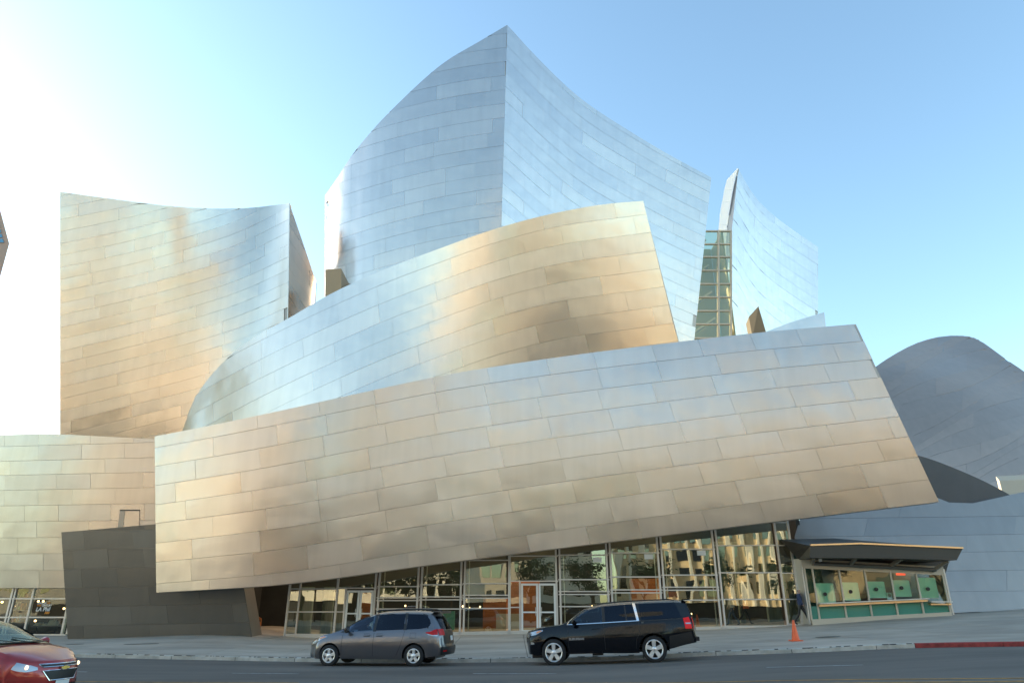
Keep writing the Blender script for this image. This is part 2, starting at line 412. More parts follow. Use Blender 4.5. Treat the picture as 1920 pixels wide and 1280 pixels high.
def sheet_wall(label, XL, XR, T, B, seam, K, F, m, plen=(.10, .16), u_ext=(0, 1), thick=.45, gap=.03, tilt=.004, ncol=7, seed=1, nshell=48, m_back=None, bow=0.0):
    """A curved wall. Photo-measured outline (left/right edge XL,XR(y), top T(x), bottom B(x)), joint lines
    seam(k,x), k=0..K, laid on the surface Y=F(X,Z). Builds a thick backing shell and one panel object per sheet."""
    rr = random.Random(seed)
    def pt(u, yf):
        x = 600.0; y = 600.0
        y = yf((XL(600) + XR(600)) / 2)
        for _ in range(12):
            x = XL(y) + (XR(y) - XL(y)) * u; y = .5 * y + .5 * yf(x) if _ < 3 else yf(x)
        return x, y
    cache = {}
    def P(x, y):
        k = (round(x, 2), round(y, 2))
        if k not in cache: cache[k] = hit(x, y, F)
        return cache[k]
    def nrm(p):
        e = .05; fx = (F(p.x + e, p.z) - F(p.x - e, p.z)) / (2 * e); fz = (F(p.x, p.z + e) - F(p.x, p.z - e)) / (2 * e)
        return Vector((fx, -1, fz)).normalized()
    # backing shell
    a = Acc(); front = []; back = []
    for i in range(nshell + 1):
        u = u_ext[0] + (u_ext[1] - u_ext[0]) * i / nshell
        xt, yt = pt(u, T); xb, yb = pt(u, B); cf = []; cb = []
        for j in range(9):
            x = xt + (xb - xt) * j / 8; y = yt + (yb - yt) * j / 8
            p = P(x, y); n = nrm(p)
            if j in (1,): pass
            cf.append(p - n * .045); cb.append(p - n * .05 + Vector((0, thick, 0)))
        front.append(cf); back.append(cb)
    a.sheet(front); a.sheet(back)
    for gA, gB in (([c[0] for c in front], [c[0] for c in back]), ([c[-1] for c in front], [c[-1] for c in back]), (front[0], back[0]), (front[-1], back[-1])):
        a.sheet([gA, gB])
    wall = build('metal_wall', a, m_back or 'backing', hall, smooth='auto', label=label)
    # panels
    cnt = 0
    for k in range(K):
        u = u_ext[0] - rr.uniform(0, plen[1] * .8)
        while u < u_ext[1]:
            w = rr.choice([plen[0], plen[1], plen[1], (plen[0] + plen[1]) / 2]) ; u0, u1 = max(u, u_ext[0]), min(u + w, u_ext[1]); u += w
            if u1 - u0 < .12 * plen[0]: continue
            tops = []; bots = []; Tp = []; Bp = []
            for i in range(ncol):
                uu = u0 + (u1 - u0) * i / (ncol - 1)
                x0, y0 = pt(uu, lambda x: seam(k, x)); x1, y1 = pt(uu, lambda x: seam(k + 1, x))
                tx, ty = pt(uu, T); bx, by = pt(uu, B); Tp.append((tx, ty)); Bp.append((bx, by))
                if y0 < ty: x0, y0 = tx, ty
                if y1 > by: x1, y1 = bx, by
                tops.append((x0, y0)); bots.append((x1, y1))
            ok = [b[1] - t[1] > .6 for t, b in zip(tops, bots)]
            runs = []; cur = []
            for i in range(ncol):
                if ok[i]: cur.append(i)
                else:
                    if cur: runs.append(cur)
                    cur = []
            if cur: runs.append(cur)
            for run in runs:
                if len(run) < ncol:
                    # let a clipped sheet taper to its neighbour column so that the outline stays smooth
                    if run[0] > 0:
                        i = run[0] - 1; run = [i] + run; e = Tp[i] if bots[i][1] < Tp[i][1] + .7 else Bp[i] if tops[i][1] > Bp[i][1] - .7 else bots[i]; tops[i] = bots[i] = e
                    if run[-1] < ncol - 1:
                        i = run[-1] + 1; run = run + [i]; e = Tp[i] if bots[i][1] < Tp[i][1] + .7 else Bp[i] if tops[i][1] > Bp[i][1] - .7 else bots[i]; tops[i] = bots[i] = e
                if len(run) < 2: continue
                tl = Vector((rr.gauss(0, tilt), 0, rr.gauss(0, tilt))); proud = rr.uniform(0, .012)
                pts_t = [P(*tops[i]) for i in run]; pts_b = [P(*bots[i]) for i in run]
                ns = [nrm((a_ + b_) / 2) for a_, b_ in zip(pts_t, pts_b)]
                n = len(run); L = (pts_t[-1] - pts_t[0]).length
                if L < .05: continue
                # inset by the joint
                g = [[], [], []]
                for i in range(n):
                    t_, b_ = pts_t[i], pts_b[i]; d = b_ - t_; dl = d.length
                    ins = min(gap * .22, dl * .3); t2 = t_ + d.normalized() * ins if dl > 1e-4 else t_; b2 = b_ - d.normalized() * ins if dl > 1e-4 else b_
                    if i == 0 and n > 1 : q = (pts_t[1] - pts_t[0]).normalized() * min(gap * .11, L * .2); t2 = t2 + q; b2 = b2 + q
                    if i == n - 1 and n > 1: q = (pts_t[-1] - pts_t[-2]).normalized() * min(gap * .11, L * .2); t2 = t2 - q; b2 = b2 - q
                    nn = ns[i]
                    g[0].append(t2 + nn * proud); g[1].append(b2 + nn * proud)
                V = []; Fc = []; N = []
                V += g[0] + g[1]
                for row, pts in ((0, pts_t), (1, pts_b)):
                    for i in range(n):
                        nn = nrm(pts[i]) * (1 - bow) + ns[i] * bow
                        N.append((nn + tl).normalized())
                Fc += [(i, i + n, i + n + 1, i + 1) for i in range(n - 1)]
                loop = [i for i in range(n)] + [n + i for i in range(n - 1, -1, -1)]
                base = len(V); lp = [V[i] for i in loop]; cn = sum(ns, Vector()) / n
                V += lp + [p - cn * (.055 + proud) for p in lp]; m2 = len(lp)
                side = [(base + q, base + (q + 1) % m2, base + m2 + (q + 1) % m2, base + m2 + q) for q in range(m2)]
                me = bpy.data.meshes.new('panel'); off = hall.location
                me.from_pydata([tuple(Vector(p) - off) for p in V], [], Fc + side)
                me.materials.append(MATS[m])
                me.polygons.foreach_set('use_smooth', [True] * (n - 1) + [False] * m2)
                ln = []
                for pi, f in enumerate(Fc + side):
                    for vi in f:
                        if pi < n - 1: ln.append(tuple(N[vi]))
                        else: ln.append((0, 0, 0))
                me.normals_split_custom_set(ln)
                o = bpy.data.objects.new('panel', me); col.objects.link(o); o.parent = wall; cnt += 1
    print('panels', label[:30], cnt)
    return wall

def lean_line(xa, ya, xb, yb, Ya, Yb):
    """a straight edge through two photo points at two distances -> Xr(Z), Yr(Z)"""
    A, B = at(xa, ya, Ya), at(xb, yb, Yb)
    fx = lambda Z: A.x + (B.x - A.x) * (Z - A.z) / (B.z - A.z); fy = lambda Z: A.y + (B.y - A.y) * (Z - A.z) / (B.z - A.z)
    return fx, fy, A, B

# ---- main tower, ridge between a bulging left face and a hollow right face
Xr, Yr, _, _ = lean_line(951, 47, 940, 420, 43.5, 45.5)
gl = curve([(-40, 90), (-17, 18), (-16, 10.6), (-15.4, 7.4), (-14.8, 5.5), (-14, 4.5), (-12, 3.2), (-8, 1.6), (-4, .55), (0, 0), (5, -.2)])
def F_towerL(X, Z): return Yr(Z) + gl(X - Xr(Z)) + .0 * Z
gr = curve([(-5, -3.2), (0, 0), (4, 2.6), (8, 4.6), (13, 6.3), (18, 7.0), (24, 7.2), (34, 7.2)])
def F_towerR(X, Z): return Yr(Z) + gr(X - Xr(Z)) * (.55 + .0 * Z) + .0
ridge_x = lambda y: 951 + (940 - 951) * (y - 47) / (420 - 47)
TL = curve([(600, 372), (609, 366), (617, 356), (634, 331), (654.5, 299), (696, 247), (758, 183), (828, 121), (903, 75.5), (951, 47)])
def seamTL(k, x): d = ridge_x(300) + 6 - x; return 47 - 10 + 26.2 * k + (.10 * d + .0004 * d * d if d > 0 else .1 * d)
sheet_wall('left face of the tall pointed tower, bulging, reflecting blue sky with a white sunlit rim', lambda y: 609.5, ridge_x,
           lambda x: max(TL(x), 0), lambda x: 600, seamTL, 24, F_towerL, 'steel_bright', (.16, .30), gap=.035, seed=3, ncol=9, nshell=70)
TR = curve([(940, 36), (951, 47), (994, 94), (1036, 137), (1077, 175), (1118, 206), (1160, 233), (1242, 283), (1334, 333)])
def seamTR(k, x): return 47 + 26.5 * k - 14 + (TR(x) - 47) * (1 - .016 * k)
sheet_wall('hollow right face of the tall pointed tower, pale blue with a golden top corner', ridge_x, lambda y: 1334 - 32 * (y - 333) / 303,
           TR, lambda x: 680, seamTR, 25, F_towerR, 'steel_bright', (.16, .26), gap=.035, seed=4, ncol=6)

# ---- left tower
Xl, Yl, _, _ = lean_line(542.5, 381, 539, 600, 46, 46.8)
glt = curve([(-30, -3.0), (-17, .8), (-12, 2.2), (-7, 2.7), (-3, 1.7), (0, 0), (4, -2.4)])
def leanL(s):
    w = min(1, max(0, (s + 10) / 9)); w = w * w * (3 - 2 * w); return -.10 + .19 * w
def F_ltower(X, Z): return Yl(Z) + glt(X - Xl(Z)) + leanL(X - Xl(Z)) * (Z - 14)
def F_lt_side(X, Z): return Yl(Z) + .09 * (Z - 14) + 3.3 * (X - Xl(Z))
TT = curve([(112.5, 359.5), (223, 374.5), (325, 387), (406, 391), (467, 389.6), (542.5, 381)])
rx = lambda y: 542.5 - 3.5 * (y - 381) / 219
s0 = curve([(112, 345), (250, 318), (350, 290), (450, 255), (543, 200)])
s1 = curve([(112, 838), (250, 803), (350, 778), (450, 748), (543, 715)])
def seamLT(k, x):
    t = (k - 1) / 22; return s0(x) + (s1(x) - s0(x)) * t
sheet_wall('broad left tower wall with hollow top edge, sand coloured turning blue', lambda y: 112.3, rx, TT, lambda x: 832, seamLT, 29, F_ltower, 'steel_warm', (.13, .27), gap=.034, seed=5, ncol=5, tilt=.007)
TS = curve([(542.5, 381), (568, 455), (592, 527), (600, 552)])
def seamLS(k, x): return 340 + 27 * k + (x - 542) * 1.55
sheet_wall('narrow side wall of the left tower, blue above and golden below', lambda y: rx(y) + .8, lambda y: 592 - (y - 527) * .05 if y > 527 else 592, lambda x: TS(x), lambda x: 640, seamLS, 12, F_lt_side, 'steel_warm', (1.2, 1.3), gap=.035, seed=6, ncol=5, nshell=14)

# ---- back sail and glazed stair
Xb_, Yb_, _, _ = lean_line(1384, 315, 1362, 435, 62, 62)
gbk = curve([(-6, -3.6), (0, 0), (4, 2.2), (8, 3.8), (14, 5.2), (22, 6.0)])
def F_back(X, Z):
    return 62 + gbk(X - Xb_(Z))
TBk = curve([(1350, 280), (1384, 315), (1400, 345), (1420, 374), (1450, 403), (1490, 433), (1534, 463)])
sheet_wall('slender pointed sail rising behind the hall at right', lambda y: 1384 - 22 * min(1, max(0, (y - 315) / 120)) ** .8, lambda y: 1534, TBk, lambda x: 650,
           lambda k, x: 290 + 22 * k + (TBk(x) - 315) * .95, 19, F_back, 'steel_bright', (.3, .5), gap=.04, seed=8, ncol=6, thick=.08)
# its thin sunlit left edge
def F_bedge(X, Z): return 62 - 2.3 * (X - Xb_(Z))
xe = curve([(300, 1388), (315, 1383.6), (337, 1363), (365, 1357), (400, 1350), (435, 1347), (480, 1345)])
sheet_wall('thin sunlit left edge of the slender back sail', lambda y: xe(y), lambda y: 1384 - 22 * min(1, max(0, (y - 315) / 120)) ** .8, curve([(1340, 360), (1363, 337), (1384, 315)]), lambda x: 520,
           lambda k, x: 290 + 22 * k + 0 * x, 11, F_bedge, 'steel_sunlit', (1.5, 1.6), gap=.035, seed=9, ncol=3, nshell=8, thick=.05)

# ---- golden sail
Xg, Yg, _, _ = lean_line(1206, 376, 1263, 610, 37.0, 39.6)
TG = curve([(342, 806), (349, 783), (357, 761), (368, 740), (383, 719), (425, 672), (493, 623), (540, 597), (612, 555), (743, 496), (821, 467), (925, 430), (1029, 402), (1133, 383), (1206, 376.5)])
SG = curve([(300, 712), (342, 690), (493, 610), (612, 553), (743, 496), (821, 467), (925, 430), (1029, 402), (1206, 376)])
ggl = curve([(-45, 22), (-36, 9.6), (-31, 7.0), (-26, 4.6), (-20, 2.3), (-14, .8), (-8, .1), (-3, -.1), (0, 0), (6, .5)])
def F_gold(X, Z):
    s = X - Xg(Z); w = min(1, max(0, (s + 22) / 14.0)); w = w * w * (3 - 2 * w)
    return 38.2 + ggl(s) - (Z - 17) * (.235 * w - .14 * (1 - w))
sheet_wall('golden curved sail sweeping up to the right above the long band', lambda y: 341.0, lambda y: 1206 + 57 * (y - 376) / 234 + max(0, y - 610) * .05,
           lambda x: TG(x), lambda x: 865 - (x - 300) * .19, lambda k, x: SG(x) + 35.2 * (k - .25), 13, F_gold, 'steel_warm', (.085, .16), gap=.034, seed=10, ncol=7, nshell=80)

# ---- long band
TBd = curve([(289.6, 817.5), (395, 797), (500, 775), (665, 738.5), (839, 702), (1000, 676), (1272, 640.6), (1406, 625), (1605, 607)])
BBd = curve([(293.5, 1110.5), (538, 1094.5), (781, 1062), (1020, 1031), (1240, 1004), (1475, 975), (1761, 940.5)])
fl = [-.044, .075, .194, .316, .439, .558, .684, .806, .943, 1.06]
fr = [0, .097, .198, .297, .405, .516, .63, .747, .873, 1.0]
def band_re(y): return 1605 + 156 * (y - 607) / 333.5
def seamBd(k, x):
    t = (x - 290) / (1700 - 290); t = min(1, max(0, t)); k = min(k, 9)
    f = fl[k] + (fr[k] - fl[k]) * t
    if k == 0: f = -.2
    if k == 9: f = 1.2
    return TBd(x) + (BBd(x) - TBd(x)) * f
gb = curve([(-30, 3.5), (-17, .55), (-13, -.05), (-9, -.15), (-4, .15), (2, .45), (10, -.1), (18, -1.9), (26, -4.8)])
def F_band(X, Z):
    w = min(1, max(0, (X + 6) / 14)); w = w * w * (3 - 2 * w)
    q = Z - 9
    p_ = max(-4, Z - 6); return 33.9 + gb(X) - .03 * q * (1 - w) - w * (.066 * p_ - .0064 * p_ * p_ * (1 if p_ > 0 else .4))
sheet_wall('long tilted steel band sweeping across the whole front over the lobby', lambda y: 290 + 3 * (y - 817) / 293, band_re, TBd, BBd, seamBd, 9, F_band, 'steel_band', (.068, .085), gap=.04, seed=12, ncol=6, nshell=90, tilt=.006)

# ---- low left wall (keeps on beyond the frame)
TW = curve([(-500, 826), (-200, 820), (0, 815), (60, 813), (112, 813.5), (180, 817), (250, 820.5), (300, 823)])
def F_lw(X, Z):
    s = X + 20.5; return 37.7 + .012 * s * s * (1 if s < 0 else .2) + .0 * Z - .05 * (Z - 6)
ysl = [800, 837, 864.5, 891, 919, 948, 978, 1008, 1038, 1069, 1103]
sheet_wall('low curved wall at far left over the shop windows', lambda y: -420, lambda y: 330, TW, lambda x: 1102,
           lambda k, x: ysl[k] - (x / 290 * 9 * (1 - k / 10) if x > 0 else -x / 290 * -4), 10, F_lw, 'steel_lowleft', (.085, .13), gap=.04, seed=14, ncol=4, nshell=30)

# ---- dark plinth wall at left
def F_dk(X, Z): return 36.2 - .085 * Z - .004 * (X + 14) ** 2 * 0
TD = curve([(100, 998), (115, 997), (290, 982), (480, 968)])
sheet_wall('dark grey steel plinth wall at lower left below the band', lambda y: 115 + 12 * (y - 997) / 200, lambda y: 455 + 17 * (y - 1090) / 102, TD, lambda x: 1199,
           lambda k, x: 960 + 35.5 * k + (x - 115) * -.02, 8, F_dk, 'steel_dark', (.2, .36), gap=.02, seed=15, ncol=3, nshell=14, thick=1.4, tilt=.006)

# ---- right hand bulge
TJ = curve([(1600, 722), (1643, 686.5), (1679, 663), (1719, 643), (1760, 631.5), (1794, 629), (1829, 634), (1852, 648), (1876, 666), (1920, 696), (2060, 800)])
def F_bulge(X, Z):
    # a barrel lying back: faces up and right
    q = Z - 8; return 43.0 + .45 * q + .03 * max(0, q) ** 2 + .5 * math.sin((X - 20 + .5 * q) * .3)
sheet_wall('rounded dark grey roof bulge at far right', lambda y: 1600, lambda y: 2060, TJ, lambda x: 975,
           lambda k, x: 590 + 24 * k - (x - 1600) * .42 + 10 * math.sin(x * .02 + k), 26, F_bulge, 'steel_dome', (.16, .26), gap=.025, seed=16, ncol=6, nshell=60, tilt=.01)
# smooth gusset between band, bulge and right wall, its shadow painted dark
def F_gus(X, Z): return 39.0 - .03 * (Z - 8)
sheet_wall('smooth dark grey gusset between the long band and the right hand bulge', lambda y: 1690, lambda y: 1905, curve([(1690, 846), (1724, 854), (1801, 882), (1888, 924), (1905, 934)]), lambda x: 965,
           lambda k, x: 780 + 200 * k, 1, F_gus, 'gusset_shade', (1.1, 1.2), gap=.02, seed=17, ncol=14, nshell=20)
# ---- right hand low wall, leaning back
Tq = curve([(1450, 935), (1500, 932), (1600, 930), (1735, 924), (1772, 939.5), (1920, 922), (2200, 890)])
Bq = curve([(1450, 1175), (1803, 1154), (1920, 1149), (2200, 1139)])
def F_rw(X, Z): return 36.6 + .34 * (Z - 3) - .05 * (X - 17) + .006 * (X - 14) ** 2
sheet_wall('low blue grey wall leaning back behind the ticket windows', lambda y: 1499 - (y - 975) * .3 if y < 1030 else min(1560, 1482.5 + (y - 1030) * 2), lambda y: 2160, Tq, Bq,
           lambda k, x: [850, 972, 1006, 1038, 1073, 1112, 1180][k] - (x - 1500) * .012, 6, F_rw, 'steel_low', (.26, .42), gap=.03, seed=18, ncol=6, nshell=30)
ORD = ['first', 'second', 'third', 'fourth', 'fifth', 'sixth', 'seventh', 'eighth', 'ninth', 'tenth', 'eleventh', 'twelfth', 'thirteenth', 'fourteenth']
# ================================================================== LOBBY FRONT
def glassY(X): return 38.0 - .06 * (X + 13.0)          # the lobby glass line in plan
FG = lambda X, Z: glassY(X)
gdir = Vector((1, -.06, 0)).normalized(); gnor = Vector((-.06, -1, 0)).normalized()
def gp(px, py, off=0.0): return hit(px, py, FG) + gnor * off
lobby = build('lobby_front', (lambda a: (a.bar(gp(533, 1190) - Vector((0, 0, .12)), gp(1504, 1170) - Vector((0, 0, .12)), .12, .22), a)[1])(Acc()), 'alu', hall, label='glazed lobby front of pale metal bays under the long band')
TOPZ = 7.6
posts = [533.7, 554, 625.5, 701.5, 783, 865.5, 955, 1049, 1147.5, 1247.5, 1356.5, 1477, 1503.5]
basey = curve([(533, 1190.5), (865, 1189), (1050, 1187.5), (1247, 1182), (1356, 1178), (1503, 1170.5)])
PX = [gp(p, basey(p)) for p in posts]
thick = [1, .6, 1, 1.8, 1.8, 1.8, 1.5, 2, 2, 2, 2, 1, 1]
for p, t in zip(PX, thick):
    a = Acc()
    if t > 1.6:     # coupled posts of two neighbouring bays
        for s in (-.095, .095): a.bar(p + gdir * s + Vector((0, 0, -.1)), p + gdir * s + Vector((0, 0, TOPZ)), .09, .12, up=gnor)
    else: a.bar(p + Vector((0, 0, -.1)), p + Vector((0, 0, TOPZ)), .075 * t + .02, .12, up=gnor)
    build('mullion', a, 'alu', lobby)
# rails: photo heights for each bay, from low to high
rails = [[1147.5, 1104.5, 1068], [1147.5, 1104.5, 1068], [1147.5, 1103, 1066], [1142, 1123.5, 1100, 1048], [1142, 1122, 1096.5, 1040],
         [1141, 1119, 1094.5, 1051, 1035], [1139, 1090, 1043, 1020], [1137.5, 1112, 1087, 1041, 1005], [1136, 1109, 1082, 1037, 990], [1125.5, 1104, 1078.5, 1030, 985], [1124, 1074, 1023, 980], [1124, 1075, 1023, 980]]
double = {3: [1], 4: [1], 5: [1], 7: [1], 8: [1], 9: [1]}
doors = {2: (645, 700), 6: (975, 1045)}
wood_panes = []
for i in range(len(PX) - 1):
    A, B = PX[i], PX[i + 1]; cx = (posts[i] + posts[i + 1]) / 2
    zs = [(A.z + B.z) / 2 + .0]
    for ry in rails[i]: zs.append(gp(cx, ry).z)
    zs.append(TOPZ + 0.0)
    for j, z in enumerate(zs[:-1]):
        a = Acc()
        dz = .035 if (i in double and (j - 1) in double[i]) else 0
        for s in ((-1, 1) if dz else (0,)):
            a.bar((A.x, A.y, z + s * .07 + .03), (B.x, B.y, z + s * .07 + .03), .09, .055 + (.03 if j == 0 else 0))
        if i in doors and j == 1: continue
        build('rail', a, 'alu', lobby)
    inset = .16 if thick[i] > 1.6 else .06
    for j in range(len(zs) - 1):
        z0, z1 = zs[j] + .06, zs[j + 1] - .01
        q = [A + gdir * inset, B - gdir * inset]
        xs_ = [(q[0], q[1])]
        if i in doors and j <= 1:
            d0, d1 = gp(doors[i][0], 1150), gp(doors[i][1], 1150)
            if j == 1: continue
            dz1 = gp(doors[i][0] + 20, 1103 if i == 2 else 1092).z; z1 = zs[2] - .02
            xs_ = [(q[0], Vector((d0.x, d0.y, 0)) - gdir * .04)]
            zz = zs[0]
            fr = Acc(); mid = (d0 + d1) / 2
            for P_ in (d0, d1): fr.bar((P_.x, P_.y, zz), (P_.x, P_.y, zs[2]), .075, .13, up=gnor)
            fr.bar((q[0].x, q[0].y, zs[1] + .03), (d0.x, d0.y, zs[1] + .03), .09, .055)
            dfr = struct(build('door_frame', fr, 'alu', lobby), 'stuff')
            for (e0, e1, hs) in ((d0 + gdir * .06, mid - gdir * .012, 1), (mid + gdir * .012, d1 - gdir * .06, -1)):
                a = Acc(); top = zs[2] - .09
                e0 = Vector((e0.x, e0.y, 0)) + gnor * .01; e1 = Vector((e1.x, e1.y, 0)) + gnor * .01
                for w0, w1, u0, u1 in ((e0, e0 + gdir * .10, zz + .02, top), (e1 - gdir * .10, e1, zz + .02, top)):
                    c_ = (w0 + w1) / 2; a.bar((c_.x, c_.y, u0), (c_.x, c_.y, u1), .10, .06, up=gnor)
                for zc_, h_ in ((zz + .10, .18), (zz + 1.02, .07), (top - .04, .10)): a.bar((e0.x, e0.y, zc_), (e1.x, e1.y, zc_), .055, h_)
                dr = build('door', a, 'white', hall, label=None)
                a = Acc(); a.add([(e0.x, e0.y, zz + .1), (e1.x, e1.y, zz + .1), (e1.x, e1.y, top), (e0.x, e0.y, top)], [(0, 1, 2, 3)])
                build('door_glass', a, 'lobby_glass', dr)
                hx = (e1 - gdir * .14) if hs == 1 else (e0 + gdir * .14); a = Acc()
                a.tube([hx + gnor * .03 + Vector((0, 0, zz + .85)), hx + gnor * .10 + Vector((0, 0, zz + .9)), hx + gnor * .10 + Vector((0, 0, zz + 1.2)), hx + gnor * .03 + Vector((0, 0, zz + 1.25))], .014, 6)
                build('door_handle', a, 'alu', dr)
        for u, w in xs_:
            if (w - u).length < .05 or z1 - z0 < .05: continue
            a = Acc(); jit = rnd.uniform(-.004, .004), rnd.uniform(-.004, .004)
            P = [(u.x, u.y, z0), (w.x, w.y + jit[0] * 2, z0), (w.x, w.y + jit[0] * 2 + jit[1], z1), (u.x, u.y + jit[1], z1)]
            a.add(P, [(0, 1, 2, 3)])
            build('pane', a, 'lobby_glass', lobby, fix=False)
# frame of the fold-up bays (inner white stiles beside the posts)
a = Acc()
for i in (3, 4, 5, 7, 8, 9):
    A, B = PX[i], PX[i + 1]; z0 = A.z; z1 = gp((posts[i] + posts[i + 1]) / 2, rails[i][-2] if i > 6 else rails[i][-1]).z
    for s, P in ((.30, A), (-.25, B)):
        if s < 0 and i < 8: continue
        q = P + gdir * s - gnor * .25; a.bar((q.x, q.y, z0), (q.x, q.y, z1), .05, .05, up=gnor)
struct(build('inner_stile', a, 'alu', lobby), 'stuff')
# small notices stuck high on three bays
for px, py in ((1120, 1049), (1216, 1043), (1315, 1036)):
    p = gp(px, py, .03); a = Acc(); a.box(p.x - .22, p.x + .22, p.y - .01, p.y + .01, p.z - .12, p.z + .12)
    build('notice', a, 'white', lobby)

# ---- lobby interior
fz = lambda X: zback(X) + .02
inn = Acc(); inn.sheet([[(X, glassY(X) + .05 + k, fz(X)) for k in (0, 4, 12, 22)] for X in np.arange(-15, 24, 1.0)])
build('lobby_floor', inn, 'inner_floor', hall, fix=False)
a = Acc(); a.box(-16, 15.4, 50.5, 50.8, -.5, 9); a.box(-16, 15.4, 39.6, 50.5, 8.2, 8.4); a.box(-15.8, -15.5, 39.6, 50.5, -.5, 8.4); a.box(15.2, 15.4, 37.6, 50.5, -.5, 7.2)
build('lobby_wall', a, 'inner_dark', hall)
def inner_box(name, px0, px1, py0, py1, Y, m, dep=.6, down=True):
    p0, p1 = at(px0, py1, Y), at(px1, py0, Y); a = Acc(); a.box(p0.x, p1.x, Y, Y + dep, (fz(p0.x) - .05) if down else p0.z, p1.z)
    return build(name, a, m, hall)
for args in ((672, 700, 1108, 1160, 43), (905, 958, 1120, 1186, 44), (957, 1012, 1088, 1186, 45), (1187, 1236, 1084, 1150, 45), (1262, 1272, 1108, 1180, 43)):
    inner_box('wood_panel', *args, 'wood')
inner_box('wood_counter', 930, 975, 1150, 1186, 42, 'cream')
inner_box('green_screen', 820, 852, 1145, 1175, 42, 'teal')
# curtains: folded strips
def curtain(px0, px1, ytop, Y, n=10):
    p0, p1 = at(px0, 1180, Y), at(px1, 1180, Y); zt = at(px0, ytop, Y).z; g = []
    for i in range(n * 2 + 1):
        t = i / (n * 2); X = p0.x + (p1.x - p0.x) * t; g.append([(X, Y + .09 * (-1) ** i, fz(X)), (X, Y + .07 * (-1) ** i, zt)])
    a = Acc(); a.sheet(g); build('curtain', a, 'curtain', hall, fix=False)
for c_ in ((556, 582, 1100, 40.3), (600, 621, 1100, 40.6), (628, 641, 1100, 40.2), (705, 714, 1100, 40.4), (1352, 1375, 1015, 40.5), (1390, 1400, 1015, 40.8), (1443, 1470, 1020, 40.0), (1482, 1500, 1060, 39.0)):
    curtain(*c_)
# bright lamps glowing deep inside
for i, (px, py) in enumerate(((606, 1137), (760, 1135), (868, 1136), (880, 1139), (900, 1137), (926, 1140), (1110, 1136), (1165, 1132), (1296, 1150), (1420, 1090))):
    p = at(px, py, 47); a = Acc(); a.lathe([(0, .06), (.045, .04), (.06, 0), (.045, -.04), (0, -.06)], 8, c=tuple(p))
    tag(build('pendant_lamp', a, 'lamp', loc=tuple(p)), f'{ORD[i]} from the left of the small glowing lamps deep inside the lobby', 'lamp', 'pendant lamps inside the lobby')

for x_, y_ in ((-9, 43), (0, 43), (9, 42.5)):
    l_ = bpy.data.lights.new('lobby_light', 'AREA'); l_.size = 4; l_.energy = 130; l_.color = (1, .72, .42); lo_ = bpy.data.objects.new('lobby_light', l_); lo_.location = (x_, y_, 7.9); col.objects.link(lo_)

# ---- dark passage beside the lobby with its timber rail panel
a = Acc()
a.box(-16.6, -13.25, 45.0, 45.3, -.5, 8); a.box(-16.9, -16.6, 37.5, 45.3, -.5, 8); a.box(-16.6, -13.2, 39.0, 45.3, 7.0, 7.3)
build('passage_wall', a, 'inner_dark', hall)
q = [at(472, 1149, 38.5), at(489, 1159, 38.5), at(486, 1189, 38.5), at(476, 1189, 38.5)]; a = Acc(); a.prism(q, (0, .15, 0)); build('passage_panel', a, 'wood', hall)
a = Acc(); a.bar(at(474, 1155, 38.4), at(488, 1164, 38.4), .05, .05); build('handrail', a, 'black', hall)

# ================================================================== SHOP WINDOWS at far left
FS = 38.7
shop = build('shop_front', (lambda a: (a.box(-36, at(125, 1190, FS).x, FS - .12, FS + .12, at(60, 1190, FS).z - .3, at(60, 1190, FS).z + .06), a)[1])(Acc()), 'alu', hall, label='shop windows under the low left wall')
zb0 = at(60, 1190, FS).z + .06; zr = [zb0, at(60, 1156.5, FS).z, at(60, 1121.5, FS).z, at(60, 1098, FS).z]
sx = [at(b, 1189, FS).x for b in (-260, -150, -55, 5, 45, 116, 126)]
for i, X in enumerate(sx):
    a = Acc(); a.box(X - .05, X + .05, FS - .08, FS + .08, zb0, zr[3] + .3)
    if i == 3: a.box(X + .12, X + .20, FS - .08, FS + .08, zb0, zr[3] + .3)
    build('mullion', a, 'alu', shop)
for i in range(len(sx) - 1):
    for z in zr[1:3]:
        a = Acc(); a.box(sx[i] + .05, sx[i + 1] - .05, FS - .06, FS + .06, z - .035, z + .035); build('rail', a, 'alu', shop)
    for j in range(3):
        a = Acc(); a.add([(sx[i] + .05, FS, zr[j] + .035), (sx[i + 1] - .05, FS, zr[j] + .035), (sx[i + 1] - .05, FS, zr[j + 1] - .035), (sx[i] + .05, FS, zr[j + 1] - .035)], [(0, 1, 2, 3)])
        build('pane', a, 'shop_glass', shop, fix=False)
a = Acc(); a.box(-36, sx[-1], FS + 3.5, FS + 3.7, zb0 - .3, zr[3] + 1); a.box(-36, sx[-1], FS + .1, FS + 3.5, zb0 - .3, zb0); a.box(-36, sx[-1], FS + .1, FS + 3.5, zr[3] + .8, zr[3] + 1)
build('shop_interior', a, 'inner_dark', hall)
mat('shop_blue', (.10, .28, .45), .5); mat('shop_green', (.15, .45, .12), .5); mat('shop_paper', (.5, .5, .40), .6); mat('shop_red', (.5, .05, .03), .5); mat('shop_purple', (.25, .06, .2), .5)
shelf_r = random.Random(3)
rk = thing('display_shelf', 'shop display shelf of boxes and books behind the left window', 'shelf', (at(25, 1175, FS + 1).x, FS + 1.1, zb0))
xa, xb = at(8, 1175, FS + 1).x, at(40, 1175, FS + 1).x
for z in (.55, 1.15, 1.75):
    a = Acc(); a.box(xa, xb, FS + .95, FS + 1.35, zb0 + z - .03, zb0 + z); build('shelf', a, 'cream', rk)
